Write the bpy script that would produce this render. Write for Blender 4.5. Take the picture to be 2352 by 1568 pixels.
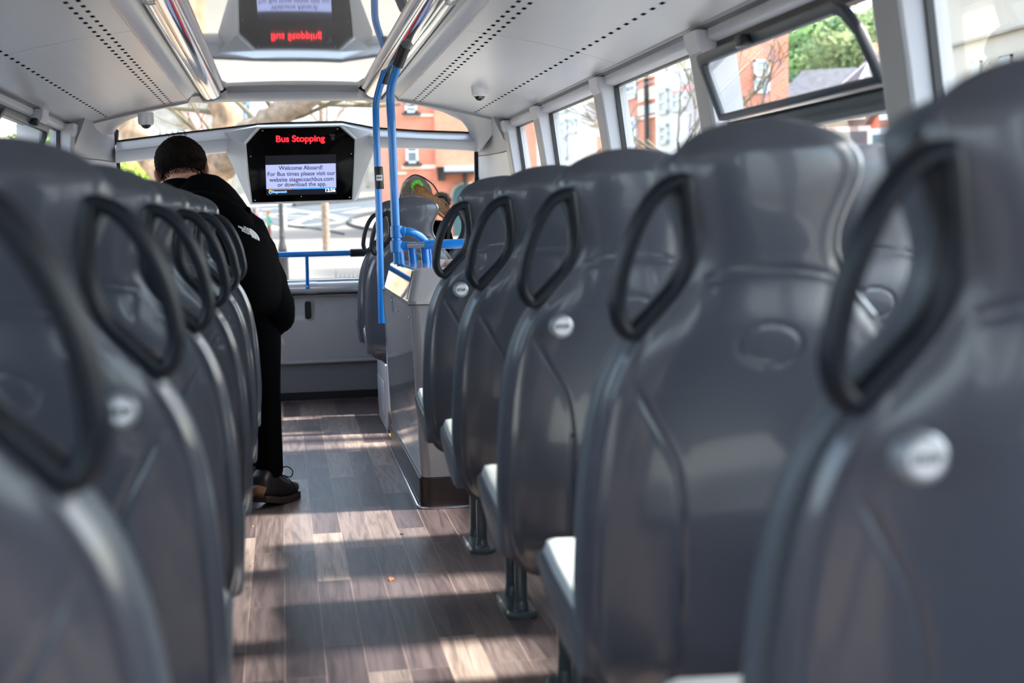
import bpy, bmesh, math, random
from mathutils import Vector, Matrix
random.seed(7)
for o in list(bpy.data.objects): bpy.data.objects.remove(o)
S = bpy.context.scene
COL = S.collection
# ------------------------------------------------------------------ camera
F = 3117.0; CXP = 1176.0; CYP = 784.0; CAMZ = 1.045
def _n(v): return Vector(v).normalized()
Yc = _n((-528, -268, F))
a_ = 0.025
Dn = _n((a_, 1, (528*a_+268)/F))
Zc = -Dn
Xc = Yc.cross(Zc)
def cam_axis(i): return Vector((Xc[i], Yc[i], Zc[i]))
RW, DW, FW = cam_axis(0), cam_axis(1), cam_axis(2)
CAM = Vector((0, 0, CAMZ))
cd = bpy.data.cameras.new('camera'); cam = bpy.data.objects.new('camera', cd); COL.objects.link(cam)
M3 = Matrix((RW, -DW, -FW)).transposed()
cam.matrix_world = Matrix.Translation(CAM) @ M3.to_4x4()
cd.sensor_width = 36; cd.lens = F/2352*36
cd.clip_start = 0.05; cd.clip_end = 1000
cd.dof.use_dof = True; cd.dof.focus_distance = 5.9; cd.dof.aperture_fstop = 3.3
S.camera = cam
def ray(px, py): return RW*((px-CXP)/F) + DW*((py-CYP)/F) + FW
def P(px, py, Y):
    r = ray(px, py); return CAM + r*(Y/r.y)
def PZ(px, py, z):
    r = ray(px, py); return CAM + r*((z-CAMZ)/r.z)
# ------------------------------------------------------------------ light
W = bpy.data.worlds.new('world'); S.world = W; W.use_nodes = True
wn = W.node_tree; wn.nodes.clear()
sky = wn.nodes.new('ShaderNodeTexSky'); sky.sky_type = 'NISHITA'; sky.sun_disc = False
SUN_EL = math.radians(45); 
sky.sun_elevation = SUN_EL; sky.sun_rotation = math.radians(91); sky.air_density = 1.0; sky.dust_density = 3.0; sky.ozone_density = 1.0
mixc = wn.nodes.new('ShaderNodeMixRGB'); mixc.inputs[0].default_value = 0.45
mixc.inputs[2].default_value = (4.0, 4.5, 5.35, 1)
bg = wn.nodes.new('ShaderNodeBackground'); bg.inputs[1].default_value = 0.42
wo = wn.nodes.new('ShaderNodeOutputWorld')
wn.links.new(sky.outputs[0], mixc.inputs[1]); wn.links.new(mixc.outputs[0], bg.inputs[0]); wn.links.new(bg.outputs[0], wo.inputs[0])
sl = bpy.data.lights.new('sun', 'SUN'); so = bpy.data.objects.new('sun', sl); COL.objects.link(so)
sl.energy = 6.2; sl.angle = math.radians(5.0); sl.color = (1.0, .95, .88)
sd = Vector((-math.cos(SUN_EL), math.cos(SUN_EL)*.10, -math.sin(SUN_EL)))
so.rotation_euler = sd.to_track_quat('-Z', 'Y').to_euler()
S.view_settings.view_transform = 'Standard'; S.view_settings.look = 'None'; S.view_settings.gamma = 1
S.view_settings.exposure = 1.42
S.view_settings.use_curve_mapping = False
# ------------------------------------------------------------------ materials
MATS = {}
def mat(name, col, rough=.5, metal=0, coat=0, spec=.5, noise=0, nscale=20, bump=0, emit=None, estr=0, coat_rough=.05, sheen=0):
    if name in MATS: return MATS[name]
    m = bpy.data.materials.new(name); m.use_nodes = True; nt = m.node_tree
    b = nt.nodes['Principled BSDF']
    b.inputs['Base Color'].default_value = (*col, 1); b.inputs['Roughness'].default_value = rough
    b.inputs['Metallic'].default_value = metal; b.inputs['Coat Weight'].default_value = coat
    b.inputs['Coat Roughness'].default_value = coat_rough; b.inputs['Specular IOR Level'].default_value = spec
    if sheen: b.inputs['Sheen Weight'].default_value = sheen
    if emit: b.inputs['Emission Color'].default_value = (*emit, 1); b.inputs['Emission Strength'].default_value = estr
    if noise or bump:
        tc = nt.nodes.new('ShaderNodeTexCoord'); nz = nt.nodes.new('ShaderNodeTexNoise')
        nz.inputs['Scale'].default_value = nscale; nz.inputs['Detail'].default_value = 6
        nt.links.new(tc.outputs['Object'], nz.inputs['Vector'])
        if noise:
            r = nt.nodes.new('ShaderNodeValToRGB')
            r.color_ramp.elements[0].position = .3; r.color_ramp.elements[1].position = .7
            r.color_ramp.elements[0].color = (*[c*(1-noise) for c in col], 1); r.color_ramp.elements[1].color = (*[min(1, c*(1+noise)) for c in col], 1)
            nt.links.new(nz.outputs['Fac'], r.inputs[0]); nt.links.new(r.outputs[0], b.inputs['Base Color'])
        if bump:
            bp = nt.nodes.new('ShaderNodeBump'); bp.inputs['Strength'].default_value = bump; bp.inputs['Distance'].default_value = .01
            nt.links.new(nz.outputs['Fac'], bp.inputs['Height']); nt.links.new(bp.outputs[0], b.inputs['Normal'])
    MATS[name] = m; return m
def nmath(nt, op, a, b=None, c=None):
    n = nt.nodes.new('ShaderNodeMath'); n.operation = op
    for i, v in enumerate((a, b, c)):
        if v is None: continue
        if isinstance(v, (int, float)): n.inputs[i].default_value = v
        else: nt.links.new(v, n.inputs[i])
    return n.outputs[0]
SHELL = mat('grey_shell_plastic', (.060, .067, .087), .28, coat=.6, coat_rough=.07, spec=.5, noise=.03, nscale=3)
HAND = mat('dark_blue_rubber', (.0045, .0085, .016), .40, spec=.35)
PAD = mat('light_grey_leather', (.62, .65, .66), .45, bump=.08, nscale=120)
PADSIDE = mat('slate_leather_side', (.085, .10, .12), .42)
GAP = mat('black_seam_rubber', (.008, .009, .012), .6)
LEGM = mat('teal_grey_steel', (.075, .105, .115), .28, coat=.5)
CHROME = mat('satin_chrome', (.70, .71, .73), .16, metal=1)
BTN = mat('white_button_plastic', (.72, .73, .75), .3)
CEIL = None
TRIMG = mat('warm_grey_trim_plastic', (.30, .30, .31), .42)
PILL = mat('pale_lilac_grey_plastic', (.50, .505, .55), .40)
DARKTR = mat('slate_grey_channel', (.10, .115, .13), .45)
BLACK = mat('black_rubber', (.006, .006, .008), .45)
RAIL = mat('glossy_pale_rail', (.52, .53, .55), .07, metal=.75)
RAILS = mat('satin_silver_rail', (.50, .51, .53), .3, metal=.4)
DIFF = mat('clear_ribbed_diffuser', (.70, .70, .66), .12, coat=.8)
BLUE = mat('bright_blue_powder_coat', (.001, .20, .66), .26, coat=.35)
SIDEG = mat('grey_wall_plastic', (.52, .505, .525), .33, coat=.35)
SILVER = mat('silver_painted_plastic', (.72, .73, .76), .30, metal=.1)
SILL = mat('polished_white_sill', (.66, .67, .70), .10, metal=.35, coat=.5)
DARKW = mat('dark_wood_vinyl', (.020, .012, .013), .35, noise=.35, nscale=8)
SCREENB = mat('black_screen_glass', (.0015, .0015, .002), .12, spec=.12)
JACK = mat('black_puffer_nylon', (.0012, .0013, .0018), .8, bump=.12, nscale=16, spec=.04)
TROU = mat('black_trouser_cloth', (.0015, .0017, .0025), .8, spec=.05, bump=.1, nscale=14)
SKIN = mat('warm_skin', (.52, .25, .18), .5, noise=.08, nscale=14)
HAIRD = mat('dark_brown_cropped_hair', (.008, .005, .004), .8, noise=.4, nscale=160, bump=.8, spec=.08)
BOOT = mat('worn_black_boot_leather', (.018, .014, .012), .42, noise=.3, nscale=30)
BOOTLIT = mat('painted_sunlit_leather', (.20, .09, .045), .5, noise=.3, nscale=40)  # tan colour stands in for sunlight on the black boot's heel
# ceiling panels with rows of short dark slots
def ceiling_mat():
    m = bpy.data.materials.new('pale_ceiling_panel_with_slots'); m.use_nodes = True; nt = m.node_tree
    b = nt.nodes['Principled BSDF']; tc = nt.nodes.new('ShaderNodeTexCoord'); sp = nt.nodes.new('ShaderNodeSeparateXYZ')
    nt.links.new(tc.outputs['Object'], sp.inputs[0])
    ax = nmath(nt, 'ABSOLUTE', nmath(nt, 'SUBTRACT', sp.outputs[0], .09))
    fy = nmath(nt, 'FRACT', nmath(nt, 'DIVIDE', sp.outputs[1], .100))
    dash = nmath(nt, 'LESS_THAN', fy, .40)
    rows = None
    for c, w in ((.642, .0065), (.677, .0065), (.977, .006)):
        r = nmath(nt, 'LESS_THAN', nmath(nt, 'ABSOLUTE', nmath(nt, 'SUBTRACT', ax, c)), w)
        rows = r if rows is None else nmath(nt, 'MAXIMUM', rows, r)
    msk = nmath(nt, 'MULTIPLY', rows, dash)
    mx = nt.nodes.new('ShaderNodeMixRGB'); nt.links.new(msk, mx.inputs[0])
    mx.inputs[1].default_value = (.56, .56, .585, 1); mx.inputs[2].default_value = (.004, .004, .005, 1)
    nt.links.new(mx.outputs[0], b.inputs['Base Color']); b.inputs['Roughness'].default_value = .27
    nt.links.new(nmath(nt, 'MULTIPLY', nmath(nt, 'SUBTRACT', 1.0, msk), .55), b.inputs['Specular IOR Level'])
    return m
CEIL = ceiling_mat()
CEN = mat('glossy_centre_ceiling', (.46, .46, .47), .045, spec=.9, coat=1.0, coat_rough=.03)
HEADM = mat('grey_moulded_header', (.38, .38, .41), .35)
def floor_mat():
    m = bpy.data.materials.new('wood_plank_vinyl'); m.use_nodes = True; nt = m.node_tree
    b = nt.nodes['Principled BSDF']; tc = nt.nodes.new('ShaderNodeTexCoord')
    mp = nt.nodes.new('ShaderNodeMapping'); mp.inputs['Rotation'].default_value = (0, 0, math.radians(90))
    mp.inputs['Location'].default_value = (0, .034-.0955*10, 0)
    nt.links.new(tc.outputs['Object'], mp.inputs[0])
    br = nt.nodes.new('ShaderNodeTexBrick'); nt.links.new(mp.outputs[0], br.inputs['Vector'])
    br.inputs['Scale'].default_value = 1; br.inputs['Brick Width'].default_value = .62; br.inputs['Row Height'].default_value = .0955
    br.inputs['Mortar Size'].default_value = .0008; br.inputs['Mortar Smooth'].default_value = .2; br.inputs['Bias'].default_value = 0
    br.offset = .37; br.offset_frequency = 3; br.squash = 1
    br.inputs['Color1'].default_value = (0, 0, 0, 1); br.inputs['Color2'].default_value = (1, 1, 1, 1); br.inputs['Mortar'].default_value = (1, 1, 1, 1)
    rp = nt.nodes.new('ShaderNodeValToRGB'); e = rp.color_ramp.elements
    e[0].position = 0; e[0].color = (.075, .052, .056, 1); e[1].position = 1; e[1].color = (.40, .30, .26, 1)
    n1 = e.new(.35); n1.color = (.13, .094, .096, 1); n2 = e.new(.7); n2.color = (.225, .168, .155, 1)
    nt.links.new(br.outputs['Color'], rp.inputs[0])
    # grain
    mp2 = nt.nodes.new('ShaderNodeMapping'); mp2.inputs['Scale'].default_value = (42, 2.6, 1); nt.links.new(tc.outputs['Object'], mp2.inputs[0])
    off = nt.nodes.new('ShaderNodeVectorMath'); off.operation = 'ADD'
    sc = nt.nodes.new('ShaderNodeVectorMath'); sc.operation = 'SCALE'; sc.inputs[3].default_value = 40
    nt.links.new(br.outputs['Color'], sc.inputs[0]); nt.links.new(mp2.outputs[0], off.inputs[0]); nt.links.new(sc.outputs[0], off.inputs[1])
    nz = nt.nodes.new('ShaderNodeTexNoise'); nz.inputs['Scale'].default_value = 1.0; nz.inputs['Detail'].default_value = 8; nz.inputs['Distortion'].default_value = 1.6
    nt.links.new(off.outputs[0], nz.inputs['Vector'])
    gr = nt.nodes.new('ShaderNodeValToRGB'); gr.color_ramp.elements[0].position = .33; gr.color_ramp.elements[1].position = .66
    gr.color_ramp.elements[0].color = (.52, .52, .52, 1); gr.color_ramp.elements[1].color = (1.15, 1.15, 1.15, 1)
    nt.links.new(nz.outputs['Fac'], gr.inputs[0])
    mx = nt.nodes.new('ShaderNodeMixRGB'); mx.blend_type = 'MULTIPLY'; mx.inputs[0].default_value = 1
    nt.links.new(rp.outputs[0], mx.inputs[1]); nt.links.new(gr.outputs[0], mx.inputs[2])
    nt.links.new(mx.outputs[0], b.inputs['Base Color']); b.inputs['Roughness'].default_value = .38
    b.inputs['Specular IOR Level'].default_value = .4
    bp = nt.nodes.new('ShaderNodeBump'); bp.inputs['Strength'].default_value = .12; bp.inputs['Distance'].default_value = .003
    nt.links.new(nz.outputs['Fac'], bp.inputs['Height']); nt.links.new(bp.outputs[0], b.inputs['Normal'])
    return m
FLOORM = floor_mat()
def glass_mat(name='window_glass', tint=(.93, .96, .95)):
    m = bpy.data.materials.new(name); m.use_nodes = True; nt = m.node_tree; nt.nodes.clear()
    t = nt.nodes.new('ShaderNodeBsdfTransparent'); t.inputs[0].default_value = (*tint, 1)
    g = nt.nodes.new('ShaderNodeBsdfGlossy'); g.inputs['Roughness'].default_value = .0
    fr = nt.nodes.new('ShaderNodeFresnel'); fr.inputs[0].default_value = 1.45
    mx = nt.nodes.new('ShaderNodeMixShader'); o = nt.nodes.new('ShaderNodeOutputMaterial')
    nt.links.new(nmath(nt, 'MULTIPLY', fr.outputs[0], .20), mx.inputs[0]); nt.links.new(t.outputs[0], mx.inputs[1]); nt.links.new(g.outputs[0], mx.inputs[2]); nt.links.new(mx.outputs[0], o.inputs[0])
    return m
GLASS = glass_mat()
def brick_mat(name, c1, c2, mort, scale=1.0):
    m = bpy.data.materials.new(name); m.use_nodes = True; nt = m.node_tree
    b = nt.nodes['Principled BSDF']; tc = nt.nodes.new('ShaderNodeTexCoord'); sp = nt.nodes.new('ShaderNodeSeparateXYZ')
    nt.links.new(tc.outputs['Object'], sp.inputs[0]); cb = nt.nodes.new('ShaderNodeCombineXYZ')
    nt.links.new(nmath(nt, 'ADD', sp.outputs[0], sp.outputs[1]), cb.inputs[0]); nt.links.new(sp.outputs[2], cb.inputs[1])
    br = nt.nodes.new('ShaderNodeTexBrick'); nt.links.new(cb.outputs[0], br.inputs['Vector'])
    br.inputs['Scale'].default_value = scale; br.inputs['Brick Width'].default_value = .23; br.inputs['Row Height'].default_value = .08; br.inputs['Mortar Size'].default_value = .01
    br.inputs['Color1'].default_value = (*c1, 1); br.inputs['Color2'].default_value = (*c2, 1); br.inputs['Mortar'].default_value = (*mort, 1)
    nz = nt.nodes.new('ShaderNodeTexNoise'); nz.inputs['Scale'].default_value = .6; nz.inputs['Detail'].default_value = 5
    nt.links.new(tc.outputs['Object'], nz.inputs['Vector'])
    mx = nt.nodes.new('ShaderNodeMixRGB'); mx.blend_type = 'MULTIPLY'; mx.inputs[0].default_value = .5
    rp = nt.nodes.new('ShaderNodeValToRGB'); rp.color_ramp.elements[0].position = .3; rp.color_ramp.elements[1].position = .7; rp.color_ramp.elements[0].color = (.6, .6, .6, 1)
    nt.links.new(nz.outputs['Fac'], rp.inputs[0]); nt.links.new(br.outputs['Color'], mx.inputs[1]); nt.links.new(rp.outputs[0], mx.inputs[2])
    nt.links.new(mx.outputs[0], b.inputs['Base Color']); b.inputs['Roughness'].default_value = .85
    return m
BRICK = brick_mat('orange_red_brickwork', (.72, .22, .11), (.62, .16, .08), (.66, .42, .32))
BRICKD = brick_mat('old_red_brickwork', (.48, .15, .10), (.40, .12, .08), (.5, .4, .35))
STONE = mat('pale_limestone_masonry', (.32, .285, .245), .9, noise=.25, nscale=1.2)
CREAM = mat('cream_render', (.50, .445, .37), .9, noise=.06, nscale=.8)
WHITEP = mat('white_gloss_paint', (.62, .63, .62), .5)
SLATE = mat('grey_slate_roofing', (.14, .13, .14), .8, noise=.25, nscale=3)
PANE = mat('window_pane_dark', (.10, .13, .15), .08, spec=.8)
PANEB = mat('blue_curtained_pane', (.10, .17, .36), .2, spec=.6)
PANEW = mat('pale_curtained_pane', (.45, .50, .50), .2, spec=.6)
BLKP = mat('black_painted_iron', (.02, .02, .022), .5)
ASPH = mat('grey_asphalt', (.052, .058, .068), .9, noise=.12, nscale=1.5)
PAVE = mat('sandy_pavement', (.175, .155, .13), .9, noise=.12, nscale=.35)
ROADW = mat('white_road_paint', (.22, .215, .20), .8)
KERB = mat('dark_kerb_stone', (.02, .02, .02), .9, noise=.3, nscale=3)
BARK = mat('grey_brown_bark', (.26, .19, .14), .95, noise=.4, nscale=7, bump=.8)
BARKT = mat('brown_rough_bark', (.34, .22, .14), .95, noise=.45, nscale=5, bump=1)
TWIG = mat('olive_brown_twigs', (.17, .14, .09), .9)
LEAF = mat('fresh_green_foliage', (.13, .22, .055), .9, noise=.5, nscale=6)
LEAFY = mat('yellow_green_foliage', (.36, .48, .08), .9, noise=.4, nscale=8)
POT = mat('terracotta_chimney_pot', (.72, .42, .22), .8)
# ------------------------------------------------------------------ mesh helpers
class MB:
    def __init__(s): s.v = []; s.f = []
    def add(s, vs, fs):
        o = len(s.v); s.v += [tuple(x) for x in vs]; s.f += [tuple(i+o for i in f) for f in fs]; return s
    def box(s, x0, x1, y0, y1, z0, z1, mtx=None):
        vs = [Vector((x, y, z)) for z in (z0, z1) for y in (y0, y1) for x in (x0, x1)]
        if mtx is not None: vs = [mtx @ v for v in vs]
        return s.add(vs, [(0, 2, 3, 1), (4, 5, 7, 6), (0, 1, 5, 4), (2, 6, 7, 3), (0, 4, 6, 2), (1, 3, 7, 5)])
    def hexa(s, b4, t4):
        return s.add(list(b4)+list(t4), [(3, 2, 1, 0), (4, 5, 6, 7), (0, 1, 5, 4), (1, 2, 6, 5), (2, 3, 7, 6), (3, 0, 4, 7)])
    def loft(s, rings, closed=True, caps=True, ring_loop=False):
        n = len(rings[0]); vs = [p for r in rings for p in r]; fs = []
        R = len(rings); rr = R if ring_loop else R-1
        for i in range(rr):
            a = i*n; b = ((i+1) % R)*n
            for j in range(n if closed else n-1):
                k = (j+1) % n; fs.append((a+j, a+k, b+k, b+j))
        if caps and closed and not ring_loop:
            fs.append(tuple(range(n-1, -1, -1))); fs.append(tuple((R-1)*n+j for j in range(n)))
        return s.add(vs, fs)
    def tube(s, pts, r, n=14, caps=True, loop=False, sq=None):
        pts = [Vector(p) for p in pts]; N = len(pts); rings = []
        rs = r if isinstance(r, (list, tuple)) else [r]*N
        up = None
        for i, p in enumerate(pts):
            if loop: t = (pts[(i+1) % N]-pts[i-1])
            else: t = pts[min(i+1, N-1)]-pts[max(i-1, 0)]
            t = t.normalized()
            if sq is not None: u = Vector(sq)
            elif up is None: u = Vector((0, 0, 1)) if abs(t.z) < .9 else Vector((0, 1, 0))
            else: u = up
            a = (u - t*u.dot(t)).normalized(); up = a; b = t.cross(a)
            ra, rb = rs[i] if isinstance(rs[i], (tuple, list)) else (rs[i], rs[i])
            rings.append([p + a*ra*math.cos(2*math.pi*k/n) + b*rb*math.sin(2*math.pi*k/n) for k in range(n)])
        return s.loft(rings, True, caps, loop)
    def cyl(s, p0, p1, r0, r1=None, n=20): return s.tube([p0, p1], [r0, r1 if r1 is not None else r0], n)
    def lathe(s, prof, cen=(0, 0, 0), n=24, axis='z'):
        rings = []
        for r, h in prof:
            ring = []
            for k in range(n):
                a = 2*math.pi*k/n; c, d = r*math.cos(a), r*math.sin(a)
                ring.append(Vector(cen)+(Vector((c, d, h)) if axis == 'z' else Vector((c, h, d))))
            rings.append(ring)
        return s.loft(rings)
    def prism(s, poly, axis_vec):
        n = len(poly); a = [Vector(p) for p in poly]; b = [p+Vector(axis_vec) for p in a]
        return s.add(a+b, [tuple(range(n-1, -1, -1)), tuple(range(n, 2*n))]+[(i, (i+1) % n, n+(i+1) % n, n+i) for i in range(n)])
    def ball(s, c, r, nu=16, nv=10, fn=None):
        c = Vector(c); r = r if isinstance(r, (tuple, list)) else (r, r, r); rings = []
        for i in range(nv+1):
            th = math.pi*i/nv; th = min(max(th, .02), math.pi-.02)
            rings.append([c+Vector((r[0]*math.sin(th)*math.cos(2*math.pi*k/nu), r[1]*math.sin(th)*math.sin(2*math.pi*k/nu), r[2]*math.cos(th))) for k in range(nu)])
        if fn: rings = [[fn(p, c) for p in rg] for rg in rings]
        return s.loft(rings)
    def build(s, name, m, parent=None, smooth=False, bevel=0, seg=2, sub=0, ang=None):
        me = bpy.data.meshes.new(name); me.from_pydata(s.v, [], s.f); me.update()
        bm = bmesh.new(); bm.from_mesh(me); bmesh.ops.recalc_face_normals(bm, faces=bm.faces[:]); bm.to_mesh(me); bm.free()
        me.materials.append(m)
        o = bpy.data.objects.new(name, me); COL.objects.link(o)
        if parent is not None: o.parent = parent
        if smooth: me.polygons.foreach_set('use_smooth', [True]*len(me.polygons))
        if ang is not None: me.set_sharp_from_angle(angle=math.radians(ang))
        elif smooth: me.set_sharp_from_angle(angle=math.radians(50))
        if bevel:
            bv = o.modifiers.new('bevel', 'BEVEL'); bv.width = bevel; bv.segments = seg; bv.limit_method = 'ANGLE'; bv.angle_limit = math.radians(35)
            me.polygons.foreach_set('use_smooth', [True]*len(me.polygons)); bv.harden_normals = False
        if sub:
            sb = o.modifiers.new('sub', 'SUBSURF'); sb.levels = sub; sb.render_levels = sub
        return o
def bez(pts, n=8, loop=False):
    """Catmull-Rom through pts"""
    P_ = [Vector(p) for p in pts]; out = []; N = len(P_)
    for i in range(N if loop else N-1):
        if loop: p0, p1, p2, p3 = P_[i-1], P_[i], P_[(i+1) % N], P_[(i+2) % N]
        else: p0, p1, p2, p3 = P_[max(i-1, 0)], P_[i], P_[i+1], P_[min(i+2, N-1)]
        for k in range(n):
            t = k/n
            out.append(.5*((2*p1)+(p2-p0)*t+(2*p0-5*p1+4*p2-p3)*t*t+(3*p1-p0-3*p2+p3)*t**3))
    if not loop: out.append(P_[-1])
    return out
def interp(tab, z):
    if z <= tab[0][0]: return tab[0][1]
    for (a, b), (c, d) in zip(tab, tab[1:]):
        if z <= c:
            t = (z-a)/(c-a); return b+(d-b)*t
    return tab[-1][1]
def sinterp(tab, z):
    """smooth (Catmull-Rom) table lookup"""
    n = len(tab)
    if z <= tab[0][0]: return tab[0][1]
    if z >= tab[-1][0]: return tab[-1][1]
    for i in range(n-1):
        if z <= tab[i+1][0]:
            x0, y0 = tab[i]; x1, y1 = tab[i+1]; t = (z-x0)/(x1-x0); h = x1-x0
            m0 = (tab[i+1][1]-tab[max(i-1, 0)][1])/(tab[i+1][0]-tab[max(i-1, 0)][0])*h
            m1 = (tab[min(i+2, n-1)][1]-tab[i][1])/(tab[min(i+2, n-1)][0]-tab[i][0])*h
            return (2*t**3-3*t*t+1)*y0+(t**3-2*t*t+t)*m0+(-2*t**3+3*t*t)*y1+(t**3-t*t)*m1
def tag(o, label=None, cat=None, group=None, kind=None):
    if label: o['label'] = label
    if cat: o['category'] = cat
    if group: o['group'] = group
    if kind: o['kind'] = kind
    return o
def empty(name, loc=(0, 0, 0), rz=0, **k):
    o = bpy.data.objects.new(name, None); o.empty_display_size = .1; COL.objects.link(o); o.location = loc; o.rotation_euler = (0, 0, rz); return tag(o, **k)
def struct(o, label=None, cat=None): return tag(o, label, cat, kind='structure')
def copy_tree(o, parent=None):
    c = o.copy(); COL.objects.link(c)
    if parent is not None: c.parent = parent
    for ch in list(o.children): copy_tree(ch, c)
    return c
def text(name, body, size, loc, m, parent, face='-Y', bold=0, align='CENTER', extrude=.0006, xs=1.0, rot=None, space=1.0):
    cu = bpy.data.curves.new(name, 'FONT'); cu.body = body; cu.size = size; cu.align_x = align; cu.align_y = 'CENTER'
    cu.extrude = extrude; cu.offset = bold; cu.space_character = space
    t = bpy.data.objects.new(name+'_tmp', cu); COL.objects.link(t)
    dg = bpy.context.evaluated_depsgraph_get(); me = bpy.data.meshes.new_from_object(t.evaluated_get(dg))
    bpy.data.objects.remove(t)
    R = rot if rot is not None else Matrix.Rotation(math.radians(90), 4, 'X')
    me.transform(Matrix.Translation(loc) @ R @ Matrix.Diagonal((xs, 1, 1, 1)))
    me.materials.clear(); me.materials.append(m); me.name = name
    o = bpy.data.objects.new(name, me); COL.objects.link(o)
    if parent is not None: o.parent = parent
    return o
def skin(name, pts, edges, rad, m, parent=None, sub=2, root=0, smooth=0, warp=None):
    me = bpy.data.meshes.new(name); me.from_pydata([tuple(p) for p in pts], edges, []); me.update()
    o = bpy.data.objects.new(name+'_tmp', me); COL.objects.link(o)
    o.modifiers.new('skin', 'SKIN')
    for i, v in enumerate(me.skin_vertices[0].data):
        r = rad[i]; v.radius = r if isinstance(r, tuple) else (r, r); v.use_root = (i == root)
    sb = o.modifiers.new('s', 'SUBSURF'); sb.levels = sub; sb.render_levels = sub
    if smooth:
        sm = o.modifiers.new('sm', 'SMOOTH'); sm.iterations = smooth; sm.factor = .5
    dg = bpy.context.evaluated_depsgraph_get(); out = bpy.data.meshes.new_from_object(o.evaluated_get(dg)); bpy.data.objects.remove(o)
    out.materials.clear(); out.materials.append(m); out.polygons.foreach_set('use_smooth', [True]*len(out.polygons))
    if warp:
        for v in out.vertices: v.co = warp(v.co)
    r = bpy.data.objects.new(name, out); COL.objects.link(r)
    if parent is not None: r.parent = parent
    return r
# ================================================================== SHELL OF THE BUS
BC = .09   # centre line of the body
YB = -3.6  # rear limit of the modelled deck
def XR(z): return interp([(0, 1.375), (.8, 1.36), (1.56, 1.262)], z)
def XL(z): return interp([(0, -1.13), (.8, -1.12), (1.56, -1.07)], z)
struct(MB().box(-1.2, 1.42, YB, 8.35, -.06, 0).build('floor', FLOORM))
CL_EDGE = 1.125; CL_IN = .56; ZE = 1.592; ZI = 1.712; YE = 7.49
def ceil_panel(sgn, y0, y1):
    mb = MB(); pr = []
    for k in range(9):
        t = k/8; c = CL_IN+(CL_EDGE-CL_IN)*t; z = ZI+(ZE-ZI)*t+.012*math.sin(math.pi*t); pr.append((c, z))
    pr2 = [(c, z+.03) for c, z in reversed(pr)]
    return mb.prism([(BC+sgn*c, y0, z) for c, z in pr+pr2], (0, y1-y0, 0))
for nm, sg in (('ceiling', 1), ('ceiling', -1)):
    for y0, y1 in ((YB, 2.2), (2.205, 4.815), (4.82, YE)):
        struct(ceil_panel(sg, y0, y1).build('ceiling', CEIL))
# thin dark backing strips in the panel joints
mb = MB()
for sg in (1, -1):
    mb.prism([(BC+sg*CL_IN, 4.80, ZI+.012), (BC+sg*CL_EDGE, 4.80, ZE+.012), (BC+sg*CL_EDGE, 4.80, ZE+.028), (BC+sg*CL_IN, 4.80, ZI+.028)], (0, .035, 0))
struct(mb.build('trim_1', BLACK))
# centre ceiling
mb = MB(); pts = []
for k in range(13):
    c = -.385+.77*k/12; pts.append((BC+c, 1.800+.006*(1-(c/.385)**2)))
mb.prism([(x, YB, z) for x, z in pts]+[(x, YB, z+.03) for x, z in reversed(pts)], (0, 7.82-YB, 0))
struct(mb.build('ceiling', CEN, smooth=True))
# side coves and rails (each side: cove, seam, diffuser, rail)
def rail_side(sg, ystart, yend):
    X = lambda c: BC+sg*c
    root = empty('trim_2' if sg > 0 else 'trim_3', (0, 0, 0)); struct(root)
    cv = [(.565, 1.708), (.56, 1.716), (.55, 1.728), (.535, 1.742), (.52, 1.750), (.508, 1.752), (.500, 1.748)]
    MB().prism([(X(c), ystart, z) for c, z in cv]+[(X(c), ystart, z+.03) for c, z in reversed(cv)], (0, YE-ystart, 0)).build('cove', RAILS, root, smooth=True)
    MB().box(min(X(.500), X(.492)), max(X(.500), X(.492)), ystart, yend, 1.752, 1.79).build('seam', BLACK, root)
    bl = [(.492, 1.760), (.490, 1.748), (.484, 1.738), (.474, 1.732), (.462, 1.730), (.448, 1.7315)]
    MB().prism([(X(c), ystart, z) for c, z in bl]+[(X(c), ystart, z+.035) for c, z in reversed(bl)], (0, yend-ystart, 0)).build('light_diffuser', DIFF, root, smooth=True)
    bl = [(.447, 1.7335), (.437, 1.7325), (.425, 1.734), (.412, 1.740), (.400, 1.750), (.393, 1.762), (.389, 1.776)]
    MB().prism([(X(c), ystart, z) for c, z in bl]+[(X(c), ystart, z+.03) for c, z in reversed(bl)], (0, yend-ystart, 0)).build('glossy_rail', RAIL, root, smooth=True)
    bl = [(.3885, 1.778), (.380, 1.7795), (.372, 1.790), (.370, 1.802)]
    MB().prism([(X(c), ystart, z) for c, z in bl]+[(X(c), ystart, z+.02) for c, z in reversed(bl)], (0, yend-ystart, 0)).build('rail_lip', RAILS, root, smooth=True)
    for y in (1.2, 4.35):   # clip rings across the diffuser
        ring = [(.496, 1.764), (.494, 1.746), (.486, 1.734), (.474, 1.728), (.460, 1.726), (.446, 1.728)]
        MB().tube([(X(c), y, z) for c, z in ring], .003, 8).build('diffuser_clip', RAILS, root, smooth=True)
    # rounded end cap of the rail
    pr = [(.492, 1.76), (.490, 1.748), (.484, 1.738), (.474, 1.732), (.462, 1.730), (.447, 1.7315), (.425, 1.734), (.412, 1.74), (.400, 1.75), (.393, 1.762), (.389, 1.776), (.372, 1.795)]
    mc = (.45, 1.79); rg = []
    for q, (dy, s_) in enumerate(((0, 1), (.02, .96), (.035, .8), (.04, .5))):
        rg.append([Vector((X(mc[0]+(c-mc[0])*s_), yend+dy, mc[1]+(z-mc[1])*s_)) for c, z in pr])
    MB().loft(rg, closed=False, caps=False).build('rail_end_cap', RAILS, root, smooth=True)
    return root
rail_side(1, YB, 7.62); rail_side(-1, YB, 7.62)
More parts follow.
